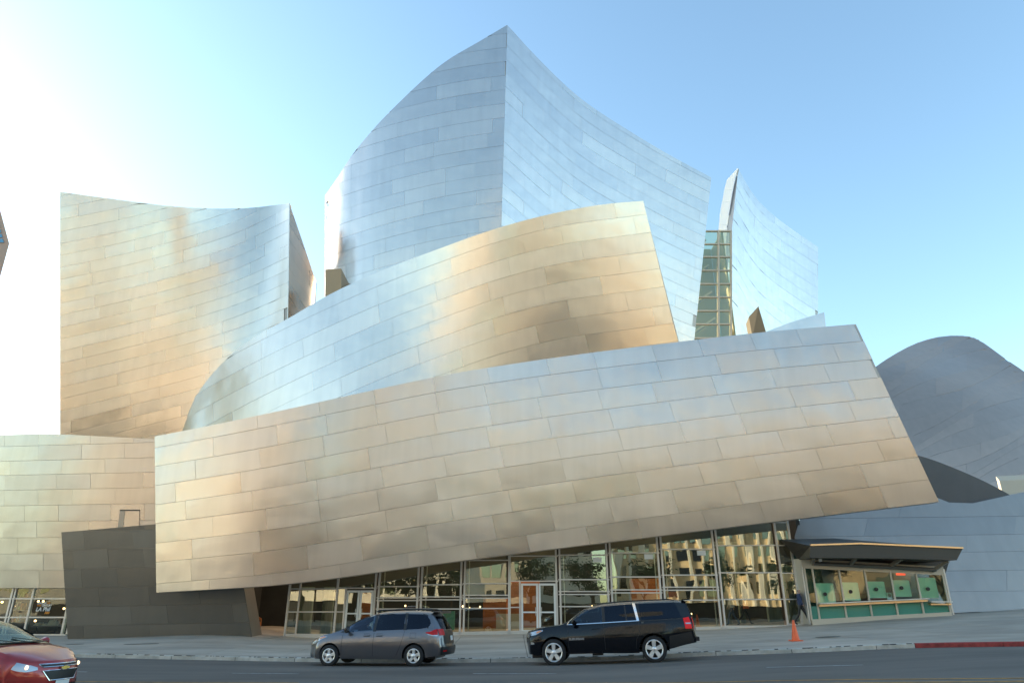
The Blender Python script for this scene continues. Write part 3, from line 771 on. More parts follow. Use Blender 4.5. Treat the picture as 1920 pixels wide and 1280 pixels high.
for z, n_, sh_ in ((.55, 9, 'lowest'), (1.15, 8, 'middle'), (1.75, 7, 'top')):
    X = xa + .05
    for i in range(n_):
        w = shelf_r.uniform(.08, .2); h = shelf_r.uniform(.18, .42); a = Acc()
        if X + w > xb: break
        m_ = 'shop_blue' if (z < .6 and X > xa + .6) else shelf_r.choice(['shop_paper', 'shop_paper', 'shop_green', 'orange_print', 'shop_purple', 'cream'])
        a.box(X, X + w, FS + 1.0, FS + 1.25, zb0 + z, zb0 + z + h); X += w + .03
        tag(build('boxed_item', a, m_, loc=(X, FS + 1.1, zb0 + z)), f'{ORD[i]} boxed item from the left on the {sh_} shelf of the shop display', 'box', 'boxed goods on the shop shelf')
tb = thing('display_table', 'shop table with folded pale goods behind the lettered window', 'table', (at(88, 1180, FS + 1.2).x, FS + 1.2, zb0))
p = at(88, 1172, FS + 1.2); a = Acc(); a.box(p.x - .7, p.x + .6, FS + 1, FS + 1.6, p.z - .05, p.z); build('table_top', a, 'inner_floor', tb)
for s in (-.6, .5):
    a = Acc(); a.box(p.x + s - .03, p.x + s + .03, FS + 1.2, FS + 1.3, zb0, p.z - .05); build('leg', a, 'black', tb)
for k, (dx, w, h, ry) in enumerate(((-.5, .3, .16, 0), (-.12, .22, .12, 0), (.2, .26, .3, 0), (.42, .2, .22, 0))):
    a = Acc(); x = p.x + dx; a.add([(x - w / 2 - .05, FS + 1.1, p.z), (x + w / 2, FS + 1.1, p.z), (x + w / 2 + .06, FS + 1.1, p.z + h), (x - w / 2 + .08, FS + 1.1, p.z + h * .9), (x - w / 2 - .05, FS + 1.35, p.z), (x + w / 2, FS + 1.35, p.z), (x + w / 2 + .06, FS + 1.35, p.z + h), (x - w / 2 + .08, FS + 1.35, p.z + h * .9)], [(0, 1, 2, 3), (4, 7, 6, 5), (0, 4, 5, 1), (1, 5, 6, 2), (2, 6, 7, 3), (3, 7, 4, 0)])
    tag(build('folded_goods', a, 'shop_paper', loc=(x, FS + 1.2, p.z)), f'{ORD[k]} from the left of the pale folded goods on the shop table', 'goods', 'goods on the shop table')
for i, (px, py) in enumerate(((4, 1128), (29, 1137), (66, 1163), (72, 1126.5), (81, 1126.5), (120, 1140))):
    p = at(px, py, FS + 2.2); a = Acc(); a.lathe([(0, .06), (.05, .04), (.06, 0), (.05, -.04), (0, -.06)], 8, c=tuple(p))
    tag(build('spot_lamp', a, 'lamp', loc=tuple(p)), f'{ORD[i]} from the left of the small warm spot lamps inside the shop', 'lamp', 'spot lamps inside the shop')

def lettering(name, txt, m, size, origin, xdir, zdir, parent=None, bold=.0, shear=0, align='LEFT', sx_=1.0):
    c = bpy.data.curves.new('lettering', 'FONT'); c.body = txt; c.size = size; c.extrude = .002; c.offset = bold; c.shear = shear; c.align_x = align; c.resolution_u = 3
    tmp = bpy.data.objects.new('tmp', c); col.objects.link(tmp)
    dg = bpy.context.evaluated_depsgraph_get(); me = bpy.data.meshes.new_from_object(tmp.evaluated_get(dg)); bpy.data.objects.remove(tmp)
    xd = Vector(xdir).normalized(); zd = Vector(zdir).normalized(); nd = xd.cross(zd); o_ = Vector(origin)
    base = wloc(parent) if parent else Vector((0, 0, 0))
    for v in me.vertices: v.co = o_ + xd * v.co.x * sx_ + zd * v.co.y + nd * v.co.z - base
    me.materials.clear(); me.materials.append(MATS[m]); o = bpy.data.objects.new(name, me); col.objects.link(o)
    if parent: o.parent = parent
    return o
def win_text(txt, px, py, hpx, m, shear=0, bold=.004, sx_=1.0):
    p = at(px, py, FS - .03); h = at(px, py - hpx, FS).z - at(px, py, FS).z
    return lettering('lettering', txt, m, h / .70, p, (1, 0, 0), (0, 0, 1), shop, bold=bold, shear=shear, sx_=sx_)
win_text('SEASON', 69.5, 1131.5, 3.6, 'white', .2, sx_=.95); win_text('OF', 87.5, 1131.5, 3.6, 'orange_print', .2, sx_=.95)
win_text('THE', 68.8, 1135.8, 3.2, 'orange_print', .2, sx_=1.0); win_text('CENTURY', 77.5, 1135.8, 3.2, 'white', .2, sx_=.98)
win_text('LA Phil', 66.5, 1144.8, 7.2, 'white', .15, .008, .95); win_text('100', 82.5, 1149.8, 3.8, 'orange_print', .2, .01, 1.2)

# ================================================================== recess in the low left wall, and small roof pieces
q2 = [hit(x, y, F_lw) for x, y in [(226, 955), (262, 955), (262, 992), (221, 992)]]
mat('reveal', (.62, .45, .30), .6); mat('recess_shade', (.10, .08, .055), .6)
def slab_(pts, m, name, parent, off, th=.02, label=None):
    a = Acc(); a.prism([p + Vector((0, -off, 0)) for p in pts], (0, th, 0)); return build(name, a, m, parent, label=label)
rec = slab_(q2, 'steel_lowleft', 'window_panel', hall, .045, label='shallow framed opening in the low left wall')
slab_([q2[0], q2[1], q2[1] - Vector((0, 0, .07)), q2[0] - Vector((0, 0, .07))], 'recess_shade', 'head_shadow_strip', rec, .06)  # dark strip painted as the shadow at the top of the opening
slab_([q2[0], q2[0] + Vector((.26, 0, 0)), q2[3] + Vector((.26, 0, 0)), q2[3]], 'reveal', 'window_reveal', rec, .055)
slab_([q2[0] + Vector((.26, 0, -.1)), q2[0] + Vector((.29, 0, -.1)), q2[3] + Vector((.29, 0, 0)), q2[3] + Vector((.26, 0, 0))], 'reveal', 'window_joint', rec, .06)
# return face in the gap between low left wall and the band
mat('fin_brown', (.12, .095, .055), .6); mat('step_reflection_brown', (.36, .24, .13), .45, metal=.3)  # the step's brown stands in for a brown-gold reflection
# brown fin and grey wedge on the roof at right
a = Acc(); a.prism([at(1422, 574, 50), at(1404, 594, 50.6), at(1411, 632, 50.6), at(1438, 628, 50)], (.25, 1.5, 0)); build('roof_fin', a, 'fin_brown', hall, label='small dark brown fin on the roof')
a = Acc(); a.prism([at(1425, 626, 46), at(1480, 605, 46), at(1545.5, 585, 46), at(1552, 640, 46), at(1425, 645, 46)], (0, 2.5, .3)); build('roof_wedge', a, 'steel_band', hall, label='pale grey wedge showing above the long band')
a = Acc(); a.prism([at(1874, 901, 39.3), at(1990, 896, 39.3), at(1990, 930, 39.3), at(1882, 934, 39.3)], (0, .2, .3)); build('parapet_panel', a, 'cream', hall, label='pale parapet panel at the right edge')
a = Acc(); a.prism([at(609.8, 505, 47), at(640, 503.5, 46.5), at(640, 580, 46.5), at(609.8, 580, 47)], (0, 3.5, 0)); build('tower_step', a, 'step_reflection_brown', hall, label='lower step at the foot of the tall tower, its reflection painted brown')
if False: a = Acc(); a.prism([at(588, 560, 43.9), at(598, 563, 43.9), at(600, 590, 43.9), at(586, 590, 43.9)], (0, .5, 0))
mat('pale_stone', (.6, .55, .45), .6)
# stepped foot of the tower
def F_foot(X, Z): return F_towerL(X, Z) - .5
sheet_wall('lower step of the tall tower, brown with reflections', lambda y: 609.5, lambda y: 760, lambda x: 505.5 - (x - 609) * .04 if x < 640 else 700, lambda x: 600, lambda k, x: 480 + 27 * k + (720 - x) * .1, 6, F_foot, 'steel_warm', (.3, .5), gap=.04, seed=30, ncol=14, nshell=30) if False else None

# glazed stair tower
YT = 57.0
st = thing('stair_tower', 'tall narrow green glazed stair tower between two steel sails', 'tower', at(1340, 640, YT))
ry_ = [433.5, 458, 482, 507.5, 532.5, 557.5, 583, 608, 634, 660]
sxl = [1286, 1347, 1370.5]
xs0, xs1, xs2 = at(1290, 600, YT).x, at(1347, 560, YT).x, at(1371, 560, YT).x
rz_ = [at(1345, y, YT).z for y in ry_]
SP = [[at(x, y, YT) for y in ry_] for x in sxl]
for cl in SP:
    a = Acc(); a.bar(cl[-1], cl[0] + Vector((0, 0, .08)), .17, .24, up=(0, 1, 0)); build('mullion', a, 'cream', st)
for i in range(9):
    for q in (0, 1):
        A, B, C_, D = SP[q][i], SP[q + 1][i], SP[q + 1][i + 1], SP[q][i + 1]
        a = Acc(); a.bar(A + Vector((.09, 0, 0)), B - Vector((.09, 0, 0)), .2, .13); build('rail', a, 'cream', st)
        a = Acc(); a.add([A, B, C_, D], [(0, 1, 2, 3)]); build('pane', a, 'tower_glass', st, fix=False)
a = Acc(); a.box(xs0 - 2, xs2 - .2, YT + 3.5, YT + 3.8, rz_[-1] - 3, rz_[0]); build('back_wall', a, 'inner_green', st)
for z in rz_[::2]:
    a = Acc(); a.bar((xs0, YT + 2, z - 2.0), (xs1, YT + 2, z), .9, .15); build('stair_flight', a, 'cream', st)
a = Acc(); a.box(xs2 - .12, xs2 + .05, YT + .12, YT + 3.7, rz_[-1] - 3, rz_[0]); build('side_wall', a, 'inner_green', st)

# ================================================================== TICKET KIOSK
FKp = lambda X, Z: 35.6 - .09 * (X - 15.0)
kd = Vector((1, -.09, 0)).normalized(); kn = Vector((-.09, -1, 0)).normalized()
def kp(px, py, off=0.0): return hit(px, py, FKp) + kn * off
kk = thing('ticket_kiosk', 'ticket window booth with green screens under a dark folded canopy', 'kiosk', kp(1650, 1162))
kbx = [1522.5, 1537.5, 1588, 1636, 1684.5, 1733, 1783]
kby = curve([(1521, 1166), (1783, 1152)])
KP = [kp(x, kby(x)) for x in kbx]
kt = curve([(KP[0].x, kp(1507, 1062).z), (KP[-1].x, kp(1762, 1075).z)])
kf = curve([(KP[0].x, kp(1507, 1050).z), (KP[-1].x, kp(1764, 1066).z)])
kcz = curve([(KP[0].x, kp(1530, 1132).z), (KP[5].x, kp(1728, 1121.5).z), (KP[6].x, kp(1780, 1125).z - .08)])
kbz = curve([(KP[0].x, kp(1525, 1160.5).z), (KP[-1].x, kp(1780, 1149.5).z)])
body = Acc()
body.bar((KP[0].x - .02, KP[0].y, KP[0].z - .02), (KP[-1].x, KP[-1].y, KP[-1].z - .02), .25, .30); build('plinth', body, 'cream', kk)
a = Acc(); g = [(KP[0].x - .1, KP[0].y, kt(KP[0].x)), (KP[-1].x + .1, KP[-1].y, kt(KP[-1].x)), (KP[-1].x + .1, KP[-1].y, kf(KP[-1].x) + .1), (KP[0].x - .1, KP[0].y, kf(KP[0].x) + .1)]; a.prism([Vector(p) + kn * .05 for p in g], -kn * .2); build('fascia', a, 'cream', kk)
for i, p in enumerate(KP):
    a = Acc(); w = .075
    a.bar((p.x, p.y, kbz(p.x) - .1), (p.x, p.y, kt(p.x)), w, .12, up=kn); build('mullion', a, 'cream', kk)
for i in range(6):
    A, B = KP[i], KP[i + 1]; mz = (kbz(A.x), kcz(A.x), kt(A.x)); mz2 = (kbz(B.x), kcz(B.x), kt(B.x))
    a = Acc(); a.bar((A.x + .04, A.y, mz[2] - .03), (B.x - .04, B.y, mz2[2] - .03), .08, .08); build('rail', a, 'cream', kk)
    a = Acc(); a.add([(A.x, A.y, mz[1] + .05), (B.x, B.y, mz2[1] + .05), (B.x, B.y, mz2[2]), (A.x, A.y, mz[2])], [(0, 1, 2, 3)]); build('pane', a, 'kiosk_glass', kk, fix=False)
    a = Acc(); a.add([(A.x, A.y, mz[0]), (B.x, B.y, mz2[0]), (B.x, B.y, mz2[1] - .1), (A.x, A.y, mz[1] - .1)], [(0, 1, 2, 3)])
    a.v = [tuple(Vector(v) - kn * .02) for v in a.v]; build('lower_panel', a, 'teal_gloss' if 'teal_gloss' in MATS else 'teal', kk, fix=False)
    # green screen with a speaking hole behind each window
    if i > 0:
        W = (B - A).length; a = Acc(); p0 = A + kd * (.03); hgt = [0, .56, .58, .60, .66, .80][i] * (mz[2] - mz[1]); ww = W * [0, .72, .68, .72, .70, .72][i]
        P = [p0 - kn * .12, p0 + kd * ww - kn * .12]; a.prism([(P[0].x, P[0].y, mz[1] + .04), (P[1].x, P[1].y, mz[1] + .04), (P[1].x, P[1].y, mz[1] + hgt * .97), (P[1].x - .08, P[1].y, mz[1] + hgt), (P[0].x, P[0].y, mz[1] + hgt)], -kn * .03)
        scn = build('ticket_screen', a, 'teal_light' if 'teal_light' in MATS else 'teal', kk)
        c = p0 + kd * ww * .45; a = Acc(); zc_ = mz[1] + .44
        a.tube([Vector((c.x, c.y, zc_)) - kn * .05, Vector((c.x, c.y, zc_)) + kn * .03], .085, 12); build('speaking_hole', a, 'black', scn)
a = Acc(); A, B = KP[1], KP[5]; a.bar(Vector((A.x, A.y, kcz(A.x))) + kn * .15, Vector((B.x + .25, B.y, kcz(B.x))) + kn * .15, .42, .05); c1_ = build('counter', a, 'alu', kk)
a = Acc(); a.bar(Vector((A.x, A.y, kcz(A.x) - .09)) + kn * .10, Vector((B.x + .2, B.y, kcz(B.x) - .09)) + kn * .10, .30, .09); build('counter_apron', a, 'bronze', c1_)
a = Acc(); A, B = KP[5] + kd * .3, KP[6]; zc_ = kp(1755, 1127.5).z; a.bar(Vector((A.x, A.y, zc_)) + kn * .15, Vector((B.x + .05, B.y, zc_)) + kn * .15, .42, .05); c2_ = build('counter', a, 'alu', kk)
a = Acc(); a.bar(Vector((A.x, A.y, zc_ - .11)) + kn * .10, Vector((B.x, B.y, zc_ - .11)) + kn * .10, .3, .07); build('counter_apron', a, 'bronze', c2_)
mat('intercom', (.35, .50, .44), .4); p = kp(1669, 1116, -.06); a = Acc(); a.box(p.x - .12, p.x + .12, p.y, p.y + .06, p.z - .17, p.z + .14); ic = build('intercom', a, 'intercom', kk)
a = Acc(); a.tube([(p.x, p.y - .02, p.z + .02), (p.x, p.y + .01, p.z + .02)], .07, 10); build('intercom_grille', a, 'alu_dark', ic)
mat('red_sign', (.75, .05, .03), .5, emit=(.9, .05, .02), estr=.5)
p = kp(1691, 1074, -.08); a = Acc(); a.box(p.x - .24, p.x + .2, p.y, p.y + .04, p.z - .09, p.z + .09); rs = build('small_sign', a, 'red_sign', kk); lettering('lettering', 'OPEN', 'black', .13, (p.x - .2, p.y - .01, p.z - .045), (1, 0, 0), (0, 0, 1), kk, bold=.003) if False else None
# inside
a = Acc(); ka, kb_ = KP[0], KP[-1]
a.box(ka.x, kb_.x + .6, 37.0, 37.15, .3, 4.2)
build('back_wall', a, 'teal_dark', kk)
# side cheeks: left solid post, right glazed wedge
a = Acc(); L0 = KP[0]; a.prism([(L0.x - .12, L0.y, L0.z - .1), (L0.x - .12, L0.y, kf(L0.x) + .1), (L0.x - .22, L0.y + .8, kf(L0.x) + .1), (L0.x - .22, L0.y + .8, L0.z - .1)], (.06, 0, 0)); build('side_panel', a, 'alu', kk)
a = Acc(); R0 = KP[-1]; zz = kp(1803, 1153).z
tp = kp(1770, 1075); bt = kp(1803, 1153)
a.add([(R0.x + .06, R0.y, R0.z - .02), (bt.x + .02, R0.y + .9, bt.z), (tp.x + .15, R0.y + 1.6, tp.z), (R0.x + .06, R0.y, kt(R0.x))], [(0, 1, 2, 3)]); build('side_glass', a, 'kiosk_glass', kk, fix=False)
a = Acc(); a.bar((R0.x + .1, R0.y - .02, R0.z), (R0.x + .1, R0.y - .02, kf(R0.x)), .07, .07, up=kn); a.bar((R0.x + .1, R0.y, kcz(R0.x)), (bt.x - .1, R0.y + .9, kcz(R0.x) + .05), .05, .05); build('side_rail', a, 'alu', kk)
a = Acc(); a.prism([at(1500, 1040, 36.3), at(1782, 1044, 35.6), at(1772, 1078, 35.6), at(1506, 1062, 36.3)], (0, .08, 0)); build('soffit_wall', a, 'canopy', kk)
# canopy: folded dark hood standing forward of the windows
CY = 33.9
def cpt(x, y, Y=CY): return at(x, y, Y)
top = [cpt(1519, 1022.5), cpt(1612, 1019.5), cpt(1805, 1028)]
bot = [cpt(1518, 1045), cpt(1660, 1046), cpt(1794, 1049.5)]
lt, lb = at(1485, 1036, 35.9), at(1497, 1049, 35.9)
can = build('canopy', (lambda a: (a.add([top[0], top[1], top[2], bot[2], bot[1], bot[0], lt, lb,
     top[0] + Vector((-.5, 2.4, .5)), top[1] + Vector((0, 2.6, .5)), top[2] + Vector((-.3, 2.2, .3)),
     bot[2] + Vector((-.9, 2.0, -.05)), bot[1] + Vector((0, 1.4, .02)), bot[0] + Vector((.1, 1.2, .02))],
     [(0, 5, 4, 1), (1, 4, 3, 2), (0, 6, 7, 5), (0, 1, 9, 8), (1, 2, 10, 9), (6, 0, 8), (2, 3, 11, 10), (5, 7, 13), (5, 13, 12, 4), (4, 12, 11, 3), (8, 9, 10, 11, 12, 13, 7, 6)]), a)[1])(Acc()), 'canopy', kk)
for A, B in ((top[0], top[1]), (top[1], top[2])):
    a = Acc(); a.bar(A + Vector((0, -.03, .03)), B + Vector((0, -.03, .03)), .09, .07); build('canopy_edge', a, 'bronze', can)
for x0, y0, x1, y1 in ((1526, 1046, 1523, 1057), (1604, 1046, 1592, 1060), (1690, 1047, 1665, 1063), (1778, 1050, 1747, 1070)):
    a = Acc(); p0 = at(x0, y0, 34.3); p1 = kp(x1, y1, .05); a.bar(p0, p1, .12, .14); build('bracket', a, 'canopy_brkt' if 'canopy_brkt' in MATS else 'alu_dark', can)
a = Acc(); a.tube([kp(1522, 1056, .25), kp(1665, 1063, .25), kp(1750, 1068, .25)], .09, 8); build('blind_roll', a, 'alu_dark', can)
a = Acc(); p = at(1538, 1049, 34.5); a.lathe([(0, -.09), (.06, -.07), (.085, 0), (.085, .05), (0, .05)], 10, c=tuple(p)); build('camera_dome', a, 'alu', can)

# ================================================================== far left high-rise corner
hr = thing('corner_tower', 'brown clad corner of a distant tower at the left edge', 'building', (at(0, 600, 62).x, 62, 0))
mat('brown_clad', (.42, .27, .2), .5)
pA, pB, pC = at(0, 392, 62), at(17.5, 457, 62), at(-2, 528, 62)
a = Acc(); a.prism([pA + Vector((-6, 0, 14)), pA + Vector((0, 0, 0)), pB, pC, pC + Vector((-6, 0, -14))], (-10, 6, 0)); wl = build('wall', a, 'brown_clad', hr)
for k in range(6):
    t0 = .1 + k * .14; u = pA.lerp(pB, t0) + Vector((-.35, -.03, -.3)); w = pA.lerp(pB, t0 + .1) + Vector((-.35, -.03, -.3)); a = Acc(); a.prism([u, w, w + Vector((-.45, 0, 0)), u + Vector((-.45, 0, 0))], (0, -.06, 0)); build('window', a, 'shop_blue', hr)

# ================================================================== THE OTHER SIDE OF THE STREET (seen only as reflections)
mat('facade_warm', (.78, .69, .56), .8, var=.08, vscale=.3); mat('facade_dark', (.55, .48, .38), .5); mat('facade_cream', (.62, .48, .27), .8, var=.06, vscale=.3); mat('facade_gold', (.72, .55, .34), .7, var=.08)  # the last facade is coloured golden so that the sail reflects gold
mat('facade_white', (.80, .72, .58), .7); mat('bark', (.09, .06, .04), .9)
mat('leaf', (.045, .075, .022), .6, var=.35, vscale=.8)
def building(label, x0, x1, y0, y1, h, m, nx, nz, wm='far_glass', zoff=3.0, ww=.6, base=-.3):
    b = thing('city_building', label, 'building', ((x0 + x1) / 2, (y0 + y1) / 2, 0))
    a = Acc(); a.box(x0, x1, y0, y1, base, h); a.box(x0 + 1, x1 - 1, y0 + 1, y1 - 1, h, h + 2.5); build('wall', a, m, b)
    dx = (x1 - x0) / nx; dz = (h - zoff) / nz; wme = None
    for i in range(nx):
        for k in range(nz):
            if wme is None:
                a = Acc(); a.box(-dx * ww / 2, dx * ww / 2, -.1, .08, 0, dz * .62); me = bpy.data.meshes.new('window'); me.from_pydata(a.v, [], a.f); me.materials.append(MATS[wm]); wme = me
            o = bpy.data.objects.new('window', wme); o.location = Vector((x0 + dx * (i + .5), y1, zoff + dz * (k + .2))) - b.location; o.parent = b; col.objects.link(o)
    return b
building('sunlit tan office block across the street', -100, -38, -75, -45, 32, 'facade_warm', 16, 7, ww=.4)
building('low warm stone block across the street', -36, -16, -52, -36, 9, 'facade_warm', 9, 2)
building('pale tower of white ribs across the street', 8, 46, -95, -70, 30, 'facade_gold', 16, 8, ww=.5)
building('low cream building across the street', 36, 78, -46, -30, 9, 'facade_cream', 10, 2, ww=.35)
building('tall dark glass tower added far across the street for grey reflections', -36, 3, -150, -115, 78, 'facade_dark', 12, 14)  # tower added to give the long band grey reflections
building('orange sunlit block far across the street', -10, 4, -86, -70, 14, 'facade_warm', 5, 3)
building('broad tan court building across the street', 70, 130, -100, -62, 34, 'facade_warm', 14, 8)
building('brown office block out of view at left, added to shade the street', -125, -64, 30, 72, 34, 'facade_gold', 12, 8)  # unseen block added to keep the sun off the road
# white ribs of the pale tower
tw = [o for o in bpy.data.objects if o.get('label') == 'pale tower of white ribs across the street'][0]
for i in range(14):
    X = 8 + 36 * i / 13; a = Acc(); a.box(X - .32, X + .32, -70.0, -69.3, 0, 30); build('rib', a, 'facade_white', tw)
def leaf_mesh(seed, n=1500, R_=2.3, H=2.0):
    r = random.Random(seed); a = Acc(); cl = [(r.gauss(0, R_ * .5), r.gauss(0, R_ * .5), r.uniform(-H * .5, H * .8)) for _ in range(16)]
    for i in range(n):
        c = cl[r.randrange(16)]; p = Vector((c[0] + r.gauss(0, .42), c[1] + r.gauss(0, .42), c[2] + r.gauss(0, .35)))
        n1 = Vector((r.gauss(0, 1), r.gauss(0, 1), r.gauss(0, 1))).normalized(); t = n1.orthogonal().normalized() * r.uniform(.10, .19); b = n1.cross(t).normalized() * r.uniform(.06, .1)
        a.add([p - t, p + b, p + t, p - b], [(0, 1, 2, 3)])
    return a
LM = []
for s in range(3):
    me = bpy.data.meshes.new('crown'); a = leaf_mesh(s); me.from_pydata([tuple(v) for v in a.v], [], a.f); me.materials.append(MATS['leaf']); LM.append(me)
for i, (x, y, h) in enumerate(sorted(((-24, -4.5, 3.9), (-20.5, -5.5, 4.4), (-28, -6, 4.8), (-31.5, -5, 4.6), (-17, -5.5, 3.9), (-12.5, -6.5, 4.2), (-3.2, -7, 4.4), (3.4, -5.5, 4.1), (9.8, -9, 4.3), (18, -9, 4.6), (26, -10, 4.2), (38, -12, 5.2), (-36, -3, 4.3)))):
    t = thing('street_tree', f'leafy street tree across the road, number of its row hidden behind the viewer', 'tree', (x, y, 0), 'street trees across the road'); t['label'] = f'{ORD[i]} from the left of the leafy street trees across the road from the hall'
    a = Acc(); a.tube([(x, y, -.1), (x + .1, y, h * .5), (x, y + .1, h)], [.16, .12, .07], 8)
    for k in range(5):
        an = k * 1.26; a.tube([(x, y, h * .62), (x + 1.0 * math.cos(an), y + 1.0 * math.sin(an), h * .9), (x + 1.7 * math.cos(an), y + 1.7 * math.sin(an), h * 1.15)], [.07, .05, .02], 5)
    build('trunk', a, 'bark', t)
    c = bpy.data.objects.new('crown', LM[i % 3]); c.location = (0, 0, h + .6); c.rotation_euler = (0, 0, i); c.parent = t; col.objects.link(c)
# three big dark trees, and a wall added to darken low glass reflections
for i, (x, y, h, k) in enumerate(((-33, -14, 6.2, 2.1), (-25.5, -12.5, 5.6, 1.9), (-18.5, -14, 6.0, 1.8))):
    t = thing('broad_tree', f'{ORD[i]} from the left of the three broad dark trees across the road', 'tree', (x, y, 0), 'broad trees across the road')
    a = Acc(); a.tube([(x, y, -.1), (x + .1, y, h * .5), (x, y + .1, h)], [.3, .22, .12], 8)
    for q in range(5):
        an = q * 1.26; a.tube([(x, y, h * .55), (x + 1.6 * math.cos(an), y + 1.6 * math.sin(an), h * .85), (x + 2.8 * math.cos(an), y + 2.8 * math.sin(an), h * 1.15)], [.12, .09, .03], 5)
    build('trunk', a, 'bark', t)
    c = bpy.data.objects.new('crown', LM[(i + 1) % 3]); c.location = (0, 0, h + .8); c.rotation_euler = (0, 0, i * 2); c.scale = (k, k, k); c.parent = t; col.objects.link(c)
mat('wall_dark', (.05, .045, .04), .8, var=.2)
a = Acc(); a.box(-60, 70, -15.6, -15.0, -.1, 1.9); a.box(-60, 70, -15.7, -14.9, 1.9, 2.0)
tag(build('reflection_wall', a, 'wall_dark', loc=(5, -15.3, 0)), 'long dark wall added across the road to darken low reflections', 'wall')
# parapet railing across the street
rl = thing('street_railing', 'low dark railing across the street', 'railing', (0, -14, 0))
for X in np.arange(-26, 34, 6.0):
    a = Acc()
    for z in (.95, .15): a.bar((X, -14, z), (X + 5.6, -14, z), .05, .05)
    for k in range(15): a.bar((X + k * .4, -14, 0), (X + k * .4, -14, .95), .025, .025)
    build('rail_section', a, 'black', rl)
# ================================================================== VEHICLES
mat('paint_grey', (.15, .145, .155), .28, metal=.75, coat=1.0)
mat('paint_black', (.003, .0035, .006), .12, spec=.35, coat=.25)
mat('paint_red', (.33, .018, .016), .3, metal=.35, coat=1.0)
mat('chrome', (.8, .8, .82), .12, metal=1)
mat('alloy', (.80, .80, .80), .38, metal=.75)
mat('tyre', (.016, .016, .017), .85)
mat('trim_black', (.014, .014, .015), .4)
mat('seat_cloth', (.10, .10, .10), .8)
mat('skin', (.45, .27, .19), .55)
mat('shirt_blue', (.30, .42, .62), .8)
mat('tail_red', (.50, .008, .010), .2, spec=.3)
mat('tail_lit', (.55, .01, .012), .2, spec=.3, emit=(1, .02, .02), estr=.06)
mat('lamp_clear', (.42, .44, .46), .2, metal=.6, coat=.6)
mat('amber', (.75, .22, .03), .2, coat=1.0)
mat('plate', (.7, .7, .68), .4)
mat('head_lit', (.9, .8, .6), .3, emit=(1, .62, .35), estr=.9)
glass_mat('car_glass', (.55, .68, .74), .03, rcol=(.42, .47, .58)); glass_mat('car_glass_dark', (.05, .06, .08), .02, rcol=(.34, .39, .50))
glass_mat('screen_glass', (.45, .55, .50), .16, rcol=(.9, 1, .95))

